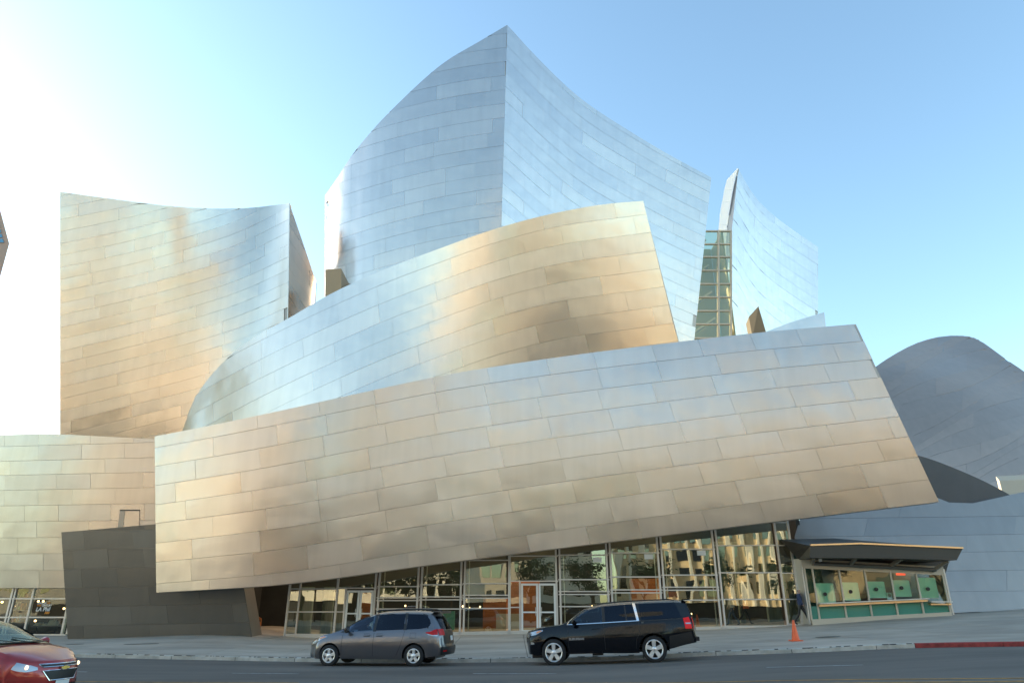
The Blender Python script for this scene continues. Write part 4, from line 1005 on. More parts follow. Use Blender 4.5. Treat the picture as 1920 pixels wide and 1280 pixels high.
class Car:
    """body lofted over length x (0 front .. L rear, front faces -x); y<0 is the side towards the camera"""
    def __init__(s, L, W, zs, zb, zt, hw, tumble, xf, xr, crownF=.35, crownR=.22, wheels=(.9, 3.9), wr=.36, arch=.42):
        s.L, s.W = L, W; s.zs, s.zb, s.zt, s.hwp = curve(zs), curve(zb), curve(zt), curve(hw)
        s.tumble = curve(tumble); s.xf, s.xr = curve(xf), curve(xr); s.cF, s.cR = crownF, crownR; s.wheels, s.wr, s.arch = wheels, wr, arch
    def sill(s, x):
        z = s.zs(x)
        for w in s.wheels:
            d = abs(x - w)
            if d < s.arch: z = max(z, s.wr + math.sqrt(s.arch ** 2 - d ** 2) * 1.0)
        return z
    NS = 26
    def section(s, x):
        """list of (y>=0, z) from sill to roof centre"""
        hw = s.hwp(x) * s.W / 2; z0 = s.sill(x); zb = s.zb(x); zt = s.zt(x); zb = min(zb, zt - .02); z0 = min(z0, zb - .05)
        pts = []
        base = s.zs(x); 
        for i in range(10):
            t = i / 9; z = z0 + (zb - z0) * t; q = (z - base) / max(.2, zb - base)
            y = hw * (.945 + .055 * math.sin(min(1, max(0, q) * 1.6 + .12) * math.pi * .5)) - hw * .085 * max(0, (q - .5) / .5) ** 1.7
            pts.append((y, z))
        yb = pts[-1][0]; gh = zt - zb; tm = s.tumble(x) * max(0, gh); re = min(.10, gh * .35)
        for i in range(1, 8):
            t = i / 7; pts.append((yb - .012 - tm * t ** 1.15, zb + (gh - re) * t))
        ye, ze = pts[-1]
        for i in range(1, 9):
            t = i / 8; a = t * math.pi / 2; pts.append((ye * (1 - t), ze + (zt - ze) * (1 - (1 - t) ** 2.6)))
        return pts
    def xpos(s, x, z, y, nominal):
        hw = s.hwp(x) * s.W / 2
        f = max(0, 1 - x / .9) ; r = max(0, 1 - (s.L - x) / .9)
        q = min(1.0, abs(y) / hw); dx = f * f * (s.xf(z) + s.cF * q ** 2.6) + r * r * (s.xr(z) - s.cR * q ** 3)
        return x + dx
    def P(s, x, y, z): return (s.xpos(x, z, y, x), y, z)
    def side_y(s, x, z):
        sec = s.section(x); lo = sec[:17]
        if z <= lo[0][1]:
            b = s.zs(x); return s.hwp(x) * s.W / 2 * .96
        for (y0, z0), (y1, z1) in zip(lo, lo[1:]):
            if z0 <= z <= z1: return y0 + (y1 - y0) * (z - z0) / max(1e-6, z1 - z0)
        return lo[-1][0]
    def capF(s, y, z):
        """front face"""
        hw = s.hwp(0) * s.W / 2; q = min(1.0, abs(y) / hw); return (s.xf(z) + s.cF * q ** 2.6, y, z)
    def capR(s, y, z):
        hw = s.hwp(s.L) * s.W / 2; q = min(1.0, abs(y) / hw); return (s.L + s.xr(z) - s.cR * q ** 3, y, z)
    def stations(s):
        X = set(np.round(np.linspace(0, s.L, 90), 3))
        for w in s.wheels:
            for k in range(-16, 17): X.add(round(w + s.arch * math.sin(k / 16 * math.pi / 2), 3))
            X.add(round(w - s.arch - .004, 3)); X.add(round(w + s.arch + .004, 3))
        return sorted(X)
    def body(s, holes):
        a = Acc(); st = s.stations(); secs = [s.section(x) for x in st]; n = len(secs[0])
        for sg in (-1, 1):
            base = len(a.v)
            for x, sec in zip(st, secs): a.v += [s.P(x, sg * y, z) for y, z in sec]
            for i in range(len(st) - 1):
                for j in range(n - 1):
                    xm = (st[i] + st[i + 1]) / 2; zm = (secs[i][j][1] + secs[i][j + 1][1] + secs[i + 1][j][1] + secs[i + 1][j + 1][1]) / 4
                    ym = (secs[i][j][0] + secs[i][j + 1][0]) / 2
                    if any(h(xm, zm, ym, j) for h in holes): continue
                    a.f.append((base + i * n + j, base + (i + 1) * n + j, base + (i + 1) * n + j + 1, base + i * n + j + 1))
            # return under the arches and sills
            for i in range(len(st) - 1):
                p, q = a.v[base + i * n], a.v[base + (i + 1) * n]
                a.add([p, q, (q[0], q[1] - sg * .06, q[2]), (p[0], p[1] - sg * .06, p[2])], [(0, 1, 2, 3)])
        # end caps
        for x, fn in ((0, s.capF), (s.L, s.capR)):
            sec = s.section(x); zz = [p[1] for p in sec[:18]]; g = []
            for (y, z) in sec:
                g.append([fn(y * t, z if True else z) for t in np.linspace(-1, 1, 17)])
            a.sheet(g)
        bm = bmesh.new(); vs_ = [bm.verts.new(v) for v in a.v]
        for f in a.f:
            try: bm.faces.new([vs_[i] for i in f])
            except ValueError: pass
        bmesh.ops.remove_doubles(bm, verts=bm.verts, dist=.002); bmesh.ops.recalc_face_normals(bm, faces=bm.faces)
        bm.verts.ensure_lookup_table(); b = Acc(); b.v = [tuple(v.co) for v in bm.verts]; b.f = [tuple(v.index for v in f.verts) for f in bm.faces]; bm.free()
        return b
    def patch(s, lower, upper, off=.006, nx=14, nz=5, side=-1):
        """piece of skin between two (x,z) lines on the side"""
        lo, up = lower, upper
        def along(pl, t):
            d = [0]
            for (x0, z0), (x1, z1) in zip(pl, pl[1:]): d.append(d[-1] + math.hypot(x1 - x0, z1 - z0))
            q = t * d[-1]
            for i in range(len(d) - 1):
                if q <= d[i + 1] + 1e-9:
                    k = (q - d[i]) / max(1e-9, d[i + 1] - d[i]); return pl[i][0] + (pl[i + 1][0] - pl[i][0]) * k, pl[i][1] + (pl[i + 1][1] - pl[i][1]) * k
            return pl[-1]
        g = []
        for i in range(nx + 1):
            x0, z0 = along(lo, i / nx); x1, z1 = along(up, i / nx); r_ = []
            for j in range(nz + 1):
                x = x0 + (x1 - x0) * j / nz; z = z0 + (z1 - z0) * j / nz
                r_.append(s.P(x, side * (s.side_y(x, z) + off), z))
            g.append(r_)
        a = Acc(); a.sheet(g); return a
    def strip(s, pts, w, off=.006, side=-1, closed=False):
        """thin band along a line of (x,z) on the side"""
        pts = list(pts); 
        if closed: pts = pts + [pts[0]]
        dense = []
        for (x0, z0), (x1, z1) in zip(pts, pts[1:]):
            n = max(1, int(math.hypot(x1 - x0, z1 - z0) / .12))
            dense += [(x0 + (x1 - x0) * k / n, z0 + (z1 - z0) * k / n) for k in range(n)]
        dense.append(pts[-1]); g = []
        for i, (x, z) in enumerate(dense):
            a_, b_ = dense[max(0, i - 1)], dense[min(len(dense) - 1, i + 1)]; tx, tz = b_[0] - a_[0], b_[1] - a_[1]; l = math.hypot(tx, tz) or 1; nx, nz = -tz / l * w / 2, tx / l * w / 2
            g.append([s.P(x + k * nx, side * (s.side_y(x + k * nx, z + k * nz) + off), z + k * nz) for k in (-1, 1)])
        a = Acc(); a.sheet(g); return a
    def front(s, pts_rows, off=.008, fn=None, sgn=-1):
        a = Acc(); fn = fn or s.capF; g = []
        for row in pts_rows: g.append([(lambda p: (p[0] + sgn * off, p[1], p[2]))(fn(y, z)) for y, z in row])
        a.sheet(g); return a

def place(root, o): o.parent = root
def lb(name, acc, m, root, smooth=True, label=None):
    """part in the thing's own coordinates"""
    used = sorted({i for f in acc.f for i in f}); mp_ = {i: k for k, i in enumerate(used)}
    me = bpy.data.meshes.new(name); me.from_pydata([tuple(acc.v[i]) for i in used], [], [tuple(mp_[i] for i in f) for f in acc.f]); me.materials.append(MATS[m])
    me.polygons.foreach_set('use_smooth', [bool(smooth)] * len(me.polygons))
    if smooth: me.set_sharp_from_angle(angle=R(40))
    o = bpy.data.objects.new(name, me); col.objects.link(o); o.parent = root
    if label: o['label'] = label
    return o
def between(lower, upper, shrink=.02):
    lo = lambda x: float(np.interp(x, [p[0] for p in lower], [p[1] for p in lower])); up = lambda x: float(np.interp(x, [p[0] for p in upper], [p[1] for p in upper]))
    x0 = max(min(p[0] for p in lower), min(p[0] for p in upper)); x1 = min(max(p[0] for p in lower), max(p[0] for p in upper))
    return lambda x, z, y, j: j < 17 and x0 + shrink < x < x1 - shrink and lo(x) + shrink < z < up(x) - shrink

def wheel(root, x, y, r, w, side, style, rimr):
    wroot = bpy.data.objects.new('wheel', None); col.objects.link(wroot); wroot.parent = root; wroot.location = (x, y, r); wroot.empty_display_size = .2
    s = side
    a = Acc(); a.lathe([(rimr, s * w * .42), (rimr + .02, s * w * .5), (r * .9, s * w * .5), (r * .975, s * w * .42), (r, s * w * .3), (r, -s * w * .3), (r * .97, -s * w * .45), (rimr, -s * w * .45)], 40, axis='Y')
    lb('tyre', a, 'tyre', wroot)
    a = Acc(); a.lathe([(rimr + .004, s * w * .44), (rimr - .012, s * w * .46), (rimr - .028, s * w * .42), (rimr - .04, s * w * .1), (rimr - .04, -s * w * .3)], 40, axis='Y')
    y0 = s * w * .40
    for k in range(5):
        an = k * 2 * math.pi / 5 + math.pi / 2
        u = Vector((math.cos(an), 0, math.sin(an))); v = Vector((-math.sin(an), 0, math.cos(an)))
        if style == 'split':
            ws = ((.05, .046), (rimr - .02, .064))
        else: ws = ((.05, .044), (rimr - .02, .050))
        P = []
        for (rd, hw_) in ws:
            for q in (-1, 1): P.append(u * rd + v * q * hw_ + Vector((0, y0 + s * (.01 if rd < .1 else .018), 0)))
        for (rd, hw_) in ws:
            for q in (-1, 1): P.append(u * rd + v * q * hw_ * 1.15 + Vector((0, y0 - s * .05, 0)))
        a.add(P, [(0, 1, 3, 2), (4, 6, 7, 5), (0, 2, 6, 4), (1, 5, 7, 3), (2, 3, 7, 6)])
    a.lathe([(0, y0 + s * .03), (.045, y0 + s * .026), (.072, y0 + s * .012), (.078, y0 - s * .05)], 20, axis='Y')
    lb('rim', a, 'alloy', wroot)
    a = Acc(); a.lathe([(0, s * w * .05), (rimr * .72, s * w * .05), (rimr * .74, s * w * .0)], 24, axis='Y'); lb('brake_disc', a, 'trim_black', wroot)
def liner(car, root):
    for w in car.wheels:
        for sg in (-1, 1):
            a = Acc(); g = []
            yo = sg * (car.hwp(w) * car.W / 2 * .93); 
            for k in range(17):
                an = math.pi * k / 16; x = w + (car.arch + .005) * math.cos(an); z = car.wr + (car.arch + .005) * math.sin(an) 
                g.append([(x, yo, z), (x, sg * .35, z)])
            g = [[(g[0][0][0], yo, .32), (g[0][1][0], sg * .35, .32)]] + g + [[(g[-1][0][0], yo, .32), (g[-1][1][0], sg * .35, .32)]]
            a.sheet(g); a.add([r_[1] for r_ in g], [tuple(range(len(g)))]); lb('arch_liner', a, 'rubber', root)
def mirror(root, x, y, z, m, side=-1):
    a = Acc(); 
    g = []
    for t, sx_, sz in ((0, .03, .03), (.3, .08, .06), (.7, .10, .09), (1, .06, .07)):
        g.append([(x + sx_ * math.cos(k * math.pi / 6), y + side * (.04 + .19 * t), z + .02 + sz * math.sin(k * math.pi / 6)) for k in range(13)])
    a.sheet(g); a.add(g[-1], [tuple(range(12))]); a.bar((x, y + side * -.06, z - .03), (x, y + side * .08, z), .05, .04); return lb('wing_mirror', a, m, root)
def cabin(root, x0, x1, zf, W, rows_, driver=True, dm='shirt_blue'):
    for x in rows_:
        for sg in (-1, 1):
            a = Acc(); y = sg * W * .22
            a.box(x, x + .5, y - .23, y + .23, zf, zf + .16); a.add([(x + .42, y - .22, zf + .1), (x + .42, y + .22, zf + .1), (x + .66, y + .2, zf + .68), (x + .66, y - .2, zf + .68), (x + .56, y - .22, zf + .1), (x + .56, y + .22, zf + .1), (x + .76, y + .2, zf + .68), (x + .76, y - .2, zf + .68)], [(0, 1, 2, 3), (4, 7, 6, 5), (0, 3, 7, 4), (1, 5, 6, 2), (3, 2, 6, 7)])
            a.box(x + .64, x + .74, y - .12, y + .12, zf + .70, zf + .9); lb('seat', a, 'seat_cloth', root)
    a = Acc(); a.box(x0 + .3, x1, -W * .40, W * .40, zf - .25, zf - .18); lb('cabin_floor', a, 'trim_black', root)
    xw = rows_[0] - .25; a = Acc()
    a.tube([(xw + .02 * math.sin(t), -W * .22 + .18 * math.cos(t), zf + .42 + .18 * math.sin(t)) for t in np.linspace(0, 2 * math.pi, 17)], .015, 6, cap=False); a.tube([(xw, -W * .22, zf + .42), (xw - .3, -W * .22, zf + .32)], .025, 6); lb('steering_wheel', a, 'trim_black', root)
    a = Acc(); a.box(xw - .55, xw - .2, -W * .42, W * .42, zf + .1, zf + .42); lb('dashboard', a, 'trim_black', root)

def body_person(name, joints, bones, radii, zones, label, loc, rz=0, cat='person', group=None, hair=None, sub=2):
    """one continuous figure: skeleton -> skin -> subdivision, materials by zone"""
    me = bpy.data.meshes.new(name); me.from_pydata([joints[k] for k in joints], [tuple(list(joints).index(q) for q in b) for b in bones], [])
    tmp = bpy.data.objects.new('tmp', me); col.objects.link(tmp)
    sk = tmp.modifiers.new('s', 'SKIN'); sk.use_smooth_shade = True
    keys = list(joints)
    for i, k in enumerate(keys): me.skin_vertices[0].data[i].radius = radii[k] if isinstance(radii[k], tuple) else (radii[k], radii[k]); me.skin_vertices[0].data[i].use_root = (k == 'pelvis')
    ss = tmp.modifiers.new('u', 'SUBSURF'); ss.levels = sub; ss.render_levels = sub
    dg = bpy.context.evaluated_depsgraph_get(); nm = bpy.data.meshes.new_from_object(tmp.evaluated_get(dg)); bpy.data.objects.remove(tmp)
    nm.materials.clear(); ml = []
    for _, m in zones:
        if m not in ml: ml.append(m); nm.materials.append(MATS[m])
    for p in nm.polygons:
        p.use_smooth = True
        for test, m in zones:
            if test(p.center): p.material_index = ml.index(m); break
    nm.name = name; o = bpy.data.objects.new(name, nm); col.objects.link(o); o.location = loc; o.rotation_euler = (0, 0, rz)
    if cat: tag(o, label, cat, group)
    return o

# ---------------- grey minivan
def make_van():
    t = thing('minivan', 'grey minivan with tinted rear windows and five spoke wheels parked at the kerb', 'minivan')
    c = Car(5.08, 1.98,
        zs=[(0, .26), (.5, .24), (1.5, .25), (4.2, .27), (5.08, .36)],
        zb=[(0, .78), (.4, .90), (1.15, 1.02), (2, 1.07), (3.5, 1.11), (4.6, 1.14), (5.08, 1.14)],
        zt=[(0, .86), (.25, .93), (.6, 1.0), (1.05, 1.10), (1.30, 1.21), (1.75, 1.44), (2.2, 1.63), (2.6, 1.73), (3.3, 1.775), (4.2, 1.76), (4.75, 1.71), (5.08, 1.66)],
        hw=[(0, .86), (.25, .94), (.8, .99), (1.5, 1), (4.2, 1), (4.75, .97), (5.08, .88)],
        tumble=[(0, .3), (1.5, .36), (2.5, .32), (4.5, .32), (5.08, .34)],
        xf=[(.2, .03), (.5, 0), (.75, .05), (.9, .2), (1.2, .5)], xr=[(.3, -.03), (.55, .03), (.75, .0), (1.1, -.07), (1.4, -.24), (1.75, -.50)],
        crownF=.42, crownR=.2, wheels=(.98, 4.01), wr=.345, arch=.41)
    w1l, w1u = [(1.32, 1.09), (1.7, 1.10), (2.32, 1.13)], [(1.32, 1.11), (1.7, 1.33), (2.05, 1.50), (2.42, 1.60)]
    w1l = [(1.62, 1.10), (2.0, 1.115), (2.50, 1.135)]; w1u = [(1.62, 1.27), (1.85, 1.41), (2.15, 1.54), (2.56, 1.63)]
    w2l = [(2.60, 1.14), (3.0, 1.15), (3.60, 1.17)]; w2u = [(2.64, 1.635), (3.0, 1.66), (3.60, 1.665)]
    w3l = [(3.70, 1.17), (4.2, 1.19), (4.50, 1.24), (4.62, 1.36)]; w3u = [(3.70, 1.665), (4.2, 1.65), (4.42, 1.60), (4.58, 1.46)]
    ws = [(w1l, w1u, 'car_glass'), (w2l, w2u, 'car_glass_dark'), (w3l, w3u, 'car_glass_dark')]
    scr = lambda x, z, y, j: j >= 16 and 1.22 < x < 2.15 and y < .72
    q0 = lambda x, z, y, j: False
    lb('body', c.body([between(l, u, .03) for l, u, _ in ws] + [scr]), 'paint_grey', t)
    for sd_ in (-1, 1):
        # surround, glass
        surr = c.patch([(1.30, 1.075), (1.7, 1.085), (2.5, 1.105), (3.65, 1.15), (4.2, 1.165), (4.56, 1.215), (4.68, 1.36)], [(1.34, 1.10), (1.62, 1.30), (1.85, 1.445), (2.15, 1.575), (2.6, 1.665), (3.0, 1.69), (3.65, 1.695), (4.2, 1.68), (4.45, 1.63), (4.63, 1.47)], off=.003, nx=60, nz=8, side=sd_)
        # keep only the surround outside the panes
        keep = []
        tests = [between(l, u, .0) for l, u, _ in ws]
        for f in surr.f:
            ctr = sum((Vector(surr.v[i]) for i in f), Vector()) / 4
            if not any(te(ctr.x, ctr.z, 0, 0) for te in tests): keep.append(f)
        surr.f = keep; lb('window_surround', surr, 'trim_black', t)
        for l, u, g in ws: lb('window', c.patch(l, u, off=.008, side=sd_), g, t)
        lb('quarter_glass', c.patch([(1.37, 1.09), (1.56, 1.095)], [(1.38, 1.10), (1.56, 1.23)], off=.010, side=sd_, nx=4), 'car_glass', t)
        for x in (1.42, 2.56): lb('door_seam', c.strip([(x, .34), (x, 1.07)], .012, side=sd_), 'black', t)
        lb('door_seam', c.strip([(3.40, .36), (3.52, .62), (3.62, .95), (3.65, 1.12)], .012, side=sd_), 'black', t)
        for x in (2.32, 2.78):
            h = c.strip([(x - .12, 1.0), (x + .12, 1.01)], .045, off=.03, side=sd_); lb('door_handle', h, 'paint_grey', t); lb('handle_cup', c.patch([(x - .13, .95), (x + .1, .95)], [(x - .13, 1.04), (x + .1, 1.04)], off=.004, side=sd_, nx=4), 'black', t)
        lb('side_moulding', c.strip([(1.35, .33), (2.4, .31), (3.55, .33)], .035, off=.012, side=sd_), 'chrome' if False else 'paint_grey', t)
        # tail light and head light on the flank
        lb('tail_light', c.patch([(4.42, 1.06), (4.70, .985), (5.0, .985)], [(4.42, 1.085), (4.62, 1.10), (4.80, 1.16), (5.0, 1.19)], off=.014, side=sd_), 'tail_red', t)
        lb('tail_light_band', c.patch([(4.50, 1.0), (4.75, .955), (5.0, .955)], [(4.50, 1.035), (4.72, .995), (5.0, .995)], off=.017, side=sd_), 'lamp_clear', t)
        lb('head_light', c.patch([(.02, .72), (.4, .80), (.85, .925)], [(.02, .84), (.4, .925), (.85, .965)], off=.012, side=sd_), 'lamp_clear', t)
        lb('head_light_front', c.front([[(sd_ * y, z0 + (z1 - z0) * k / 3) for y, z0, z1 in ((.52, .68, .74), (.62, .68, .78), (.72, .70, .82), (.84, .72, .84))] for k in range(4)], off=.012), 'lamp_clear', t)
        lb('indicator', c.patch([(.45, .855), (.8, .93)], [(.45, .915), (.8, .95)], off=.016, side=sd_, nx=5), 'amber', t)
        mirror(t, 1.62, sd_ * .94, 1.13, 'trim_black', sd_)
        rail = Acc(); rail.tube([(2.5, sd_ * .62, 1.74), (2.75, sd_ * .66, 1.79), (3.6, sd_ * .66, 1.82), (4.35, sd_ * .66, 1.80), (4.55, sd_ * .62, 1.745)], .022, 6); lb('roof_rail', rail, 'trim_black', t)
        lb('bumper_side', c.patch([(4.55, .33), (5.0, .40)], [(4.62, .50), (5.0, .58)], off=.006, side=sd_, nx=6), 'paint_grey', t)
    lb('fuel_flap', c.strip([(3.86, .90), (4.06, .90), (4.06, 1.06), (3.86, 1.06)], .009, side=-1, closed=True), 'black', t)
    # rear face
    rf = lambda rows: c.front(rows, fn=c.capR, sgn=1, off=.012)
    yy = np.linspace(-.70, .70, 11)
    lb('rear_window', rf([[(y * k, z) for y in yy] for z, k in ((1.16, .98), (1.3, .97), (1.45, .94), (1.58, .9))]), 'car_glass_dark', t)
    lb('rear_panel', rf([[(y, z) for y in yy * .93] for z in (.70, .85, 1.02, 1.14)]), 'trim_black', t)
    lb('rear_bumper', c.front([[(y, z) for y in np.linspace(-.86, .86, 15)] for z in (.36, .45, .56, .62)], fn=c.capR, sgn=1, off=.05), 'trim_black', t)
    for sg in (-1, 1):
        lb('tail_light_inner', c.front([[(sg * y, z) for y in (.60, .7, .8, .86)] for z in (.98, 1.08, 1.18)], fn=c.capR, sgn=1, off=.02), 'tail_red', t)
        lb('reflector', c.front([[(sg * y, z) for y in (.62, .80)] for z in (.47, .51)], fn=c.capR, sgn=1, off=.058), 'tail_red', t)
    lb('number_plate', c.front([[(y, z) for y in (-.16, .16)] for z in (.80, .95)], fn=c.capR, sgn=1, off=.03), 'plate', t)
    a = Acc(); a.box(4.50, 4.90, -.62, .62, 1.715, 1.75); a.box(4.82, 4.90, -.6, .6, 1.67, 1.715); lb('roof_spoiler', a, 'paint_grey', t)
    # windscreen
    g = []
    for x in np.linspace(1.20, 2.2, 8):
        sec = c.section(x)[15:]; g.append([c.P(x, y, z + .006) for y, z in sec] + [c.P(x, -y, z + .006) for y, z in sec[::-1][1:]])
    a = Acc(); a.sheet(g); lb('windscreen', a, 'car_glass', t)
    lb('grille', c.front([[(y, z) for y in np.linspace(-.4, .4, 9)] for z in (.58, .70, .78)]), 'trim_black', t)
    lb('front_bumper', c.front([[(y, z) for y in np.linspace(-.6, .6, 13)] for z in (.27, .33, .40)]), 'trim_black', t)
    for x in c.wheels:
        for sg in (-1, 1): wheel(t, x, sg * .875, .345, .22, sg, 'plain', .225)
    liner(c, t); cabin(t, 1.2, 4.6, .55, 1.9, (2.1, 3.0, 3.8))
    a = Acc(); a.box(.5, 4.7, -.7, .7, .24, .32); lb('underbody', a, 'trim_black', t)
    return t, c
# ---------------- long black wagon
def make_suv():
    t = thing('large_suv', 'long black utility wagon with chrome window line parked at the kerb', 'suv')
    c = Car(5.70, 2.04,
        zs=[(0, .36), (.35, .34), (1.6, .36), (4.8, .40), (5.3, .50), (5.70, .56)],
        zb=[(0, 1.02), (.4, 1.10), (1.4, 1.19), (2.5, 1.22), (4.5, 1.27), (5.70, 1.28)],
        zt=[(0, 1.06), (.2, 1.12), (.6, 1.18), (1.25, 1.25), (1.45, 1.31), (1.85, 1.56), (2.15, 1.72), (2.5, 1.81), (3.3, 1.87), (4.6, 1.89), (5.3, 1.87), (5.70, 1.83)],
        hw=[(0, .92), (.25, .97), (.9, 1), (5.2, 1), (5.70, .95)],
        tumble=[(0, .25), (1.5, .25), (2.5, .23), (5.70, .22)],
        xf=[(.3, .05), (.6, 0), (.95, .0), (1.1, .08), (1.3, .3)], xr=[(.4, -.05), (.62, .04), (.8, .0), (1.2, -.02), (1.85, -.22)],
        crownF=.22, crownR=.10, wheels=(.98, 4.28), wr=.405, arch=.48)
    w1l = [(1.62, 1.245), (2.0, 1.25), (2.66, 1.265)]; w1u = [(1.62, 1.36), (1.85, 1.52), (2.1, 1.655), (2.66, 1.745)]
    w2l = [(2.76, 1.268), (3.2, 1.275), (3.78, 1.285)]; w2u = [(2.76, 1.75), (3.2, 1.77), (3.70, 1.78)]
    w3l = [(3.95, 1.29), (4.6, 1.30), (5.22, 1.31), (5.32, 1.34)]; w3u = [(3.90, 1.775), (4.6, 1.78), (5.05, 1.77), (5.15, 1.74)]
    ws = [(w1l, w1u, 'car_glass'), (w2l, w2u, 'car_glass_dark'), (w3l, w3u, 'car_glass_dark')]
    scr = lambda x, z, y, j: j >= 16 and 1.36 < x < 2.15 and y < .78
    lb('body', c.body([between(l, u, .03) for l, u, _ in ws] + [scr]), 'paint_black', t)
    for sd_ in (-1, 1):
        for l, u, g in ws: lb('window', c.patch(l, u, off=.008, side=sd_), g, t)
        lb('door_pillar', c.patch([(2.66, 1.255), (2.76, 1.258)], [(2.66, 1.75), (2.76, 1.755)], off=.010, side=sd_, nx=2), 'trim_black', t)
        lb('door_pillar', c.patch([(3.44, 1.275), (3.49, 1.277)], [(3.42, 1.775), (3.46, 1.777)], off=.012, side=sd_, nx=2), 'trim_black', t)
        lb('chrome_line', c.strip([(3.84, 1.275), (2.7, 1.25), (1.9, 1.238), (1.47, 1.232), (1.56, 1.34), (1.80, 1.52), (2.08, 1.685), (2.66, 1.775), (3.3, 1.795), (3.74, 1.80)], .022, off=.016, side=sd_), 'chrome', t)
        lb('chrome_pillar', c.patch([(3.80, 1.265), (3.88, 1.265)], [(3.70, 1.81), (3.79, 1.81)], off=.016, side=sd_, nx=2), 'chrome', t)
        lb('window_surround', c.strip([(2.0, 1.22), (3.9, 1.262), (5.3, 1.285)], .03, off=.006, side=sd_), 'trim_black', t)
        for pts in ([(1.50, .45), (1.50, 1.0), (1.48, 1.22)], [(2.70, .45), (2.70, 1.24)], [(3.86, 1.24), (3.86, .9), (3.74, .72), (3.70, .45)]): lb('door_seam', c.strip(pts, .012, side=sd_), 'trim_black', t)
        for x in (2.42, 3.52):
            lb('door_handle', c.strip([(x - .13, 1.09), (x + .13, 1.10)], .035, off=.035, side=sd_), 'paint_black', t)
        lb('tail_light', c.patch([(5.40, .98), (5.67, .98)], [(5.35, 1.30), (5.60, 1.33)], off=.014, side=sd_, nx=4), 'tail_lit' if sd_ == -1 else 'tail_red', t)
        lb('tail_light_bar', c.patch([(5.43, 1.12), (5.64, 1.12)], [(5.42, 1.16), (5.63, 1.16)], off=.018, side=sd_, nx=3), 'lamp_clear', t)
        lb('head_light', c.patch([(.01, .93), (.3, .95), (.62, 1.06)], [(.01, 1.03), (.3, 1.075), (.62, 1.10)], off=.012, side=sd_), 'lamp_clear', t)
        lb('head_light_front', c.front([[(sd_ * y, z) for y in (.62, .72, .82, .93)] for z in (.88, .95, 1.02)], off=.012), 'lamp_clear', t)
        lb('indicator', c.patch([(.34, .99), (.56, 1.055)], [(.34, 1.05), (.56, 1.085)], off=.016, side=sd_, nx=5), 'amber', t)
        lb('fog_light', c.patch([(.02, .66), (.22, .66)], [(.02, .74), (.22, .72)], off=.012, side=sd_, nx=4), 'lamp_clear', t)
        mirror(t, 1.74, sd_ * 1.0, 1.28, 'paint_black', sd_)
        a = Acc(); a.box(1.5, 3.75, sd_ * .93 - .07, sd_ * .93 + .07, .335, .385); lb('running_board', a, 'trim_black', t)
        a = Acc(); a.tube([(2.5, sd_ * .70, 1.80), (2.7, sd_ * .72, 1.85), (3.6, sd_ * .72, 1.885), (4.9, sd_ * .72, 1.89), (5.1, sd_ * .70, 1.85)], .02, 6); lb('roof_rail', a, 'trim_black', t)
        lb('lower_cladding', c.patch([(4.78, .43), (5.2, .50), (5.62, .58)], [(4.80, .78), (5.2, .84), (5.62, .90)], off=.014, side=sd_), 'trim_black', t)
    n = 14; lb('fuel_flap', c.strip([(5.02 + .09 * math.cos(k * 2 * math.pi / n), 1.04 + .09 * math.sin(k * 2 * math.pi / n)) for k in range(n)], .008, side=-1, closed=True), 'black', t)
    lettering('lettering', 'SUBURBAN', 'chrome', .095, (1.52, -(c.side_y(1.8, .80) + .012), .76), (1, 0, 0), (0, 0, 1), t, bold=.004, sx_=1.05)
    lettering('lettering', 'LT', 'chrome', .06, (3.95, -(c.side_y(4.0, 1.22) + .012), 1.19), (1, 0, 0), (0, 0, 1), t, bold=.004)
    lb('rear_window', c.front([[(y * k, z) for y in np.linspace(-.78, .78, 9)] for z, k in ((1.3, 1), (1.5, .98), (1.74, .93))], fn=c.capR, sgn=1, off=.012), 'car_glass_dark', t)
    for sg in (-1, 1): lb('tail_light_inner', c.front([[(sg * y, z) for y in (.84, .9, .96)] for z in (.98, 1.15, 1.32)], fn=c.capR, sgn=1, off=.016), 'tail_lit', t)
    a = Acc(); a.box(5.58, 5.76, -.9, .9, .60, .72); lb('rear_bumper', a, 'trim_black', t)
    a = Acc(); a.box(5.762, 5.775, -.75, .75, .63, .70); lb('bumper_step', a, 'chrome', t)
    a = Acc(); a.box(5.74, 5.75, -.16, .16, .9, 1.05); lb('number_plate', a, 'plate', t)
    a = Acc(); a.box(5.36, 5.62, -.72, .72, 1.845, 1.88); lb('roof_spoiler', a, 'paint_black', t)
    a = Acc(); a.box(2.25, 2.6, -.85, -.5, .27, .36); lb('exhaust_box', a, 'trim_black', t)
    a = Acc(); a.box(.22, .6, -.72, .72, .24, .36); lb('front_air_dam', a, 'trim_black', t)
    g = []
    for x in np.linspace(1.34, 2.2, 8):
        sec = c.section(x)[15:]; g.append([c.P(x, y, z + .006) for y, z in sec] + [c.P(x, -y, z + .006) for y, z in sec[::-1][1:]])
    a = Acc(); a.sheet(g); lb('windscreen', a, 'car_glass', t)
    lb('grille', c.front([[(y, z) for y in np.linspace(-.62, .62, 9)] for z in (.72, .86, 1.0)]), 'trim_black', t)
    lb('grille_bar', c.front([[(y, z) for y in np.linspace(-.62, .62, 9)] for z in (.84, .88)], off=.02), 'chrome', t)
    for x in c.wheels:
        for sg in (-1, 1): wheel(t, x, sg * .895, .405, .27, sg, 'split', .285)
    liner(c, t); cabin(t, 1.4, 5.2, .72, 1.95, (2.35, 3.3, 4.3))
    a = Acc(); a.box(.5, 4.7, -.7, .7, .32, .38); lb('underbody', a, 'trim_black', t)
    return t, c
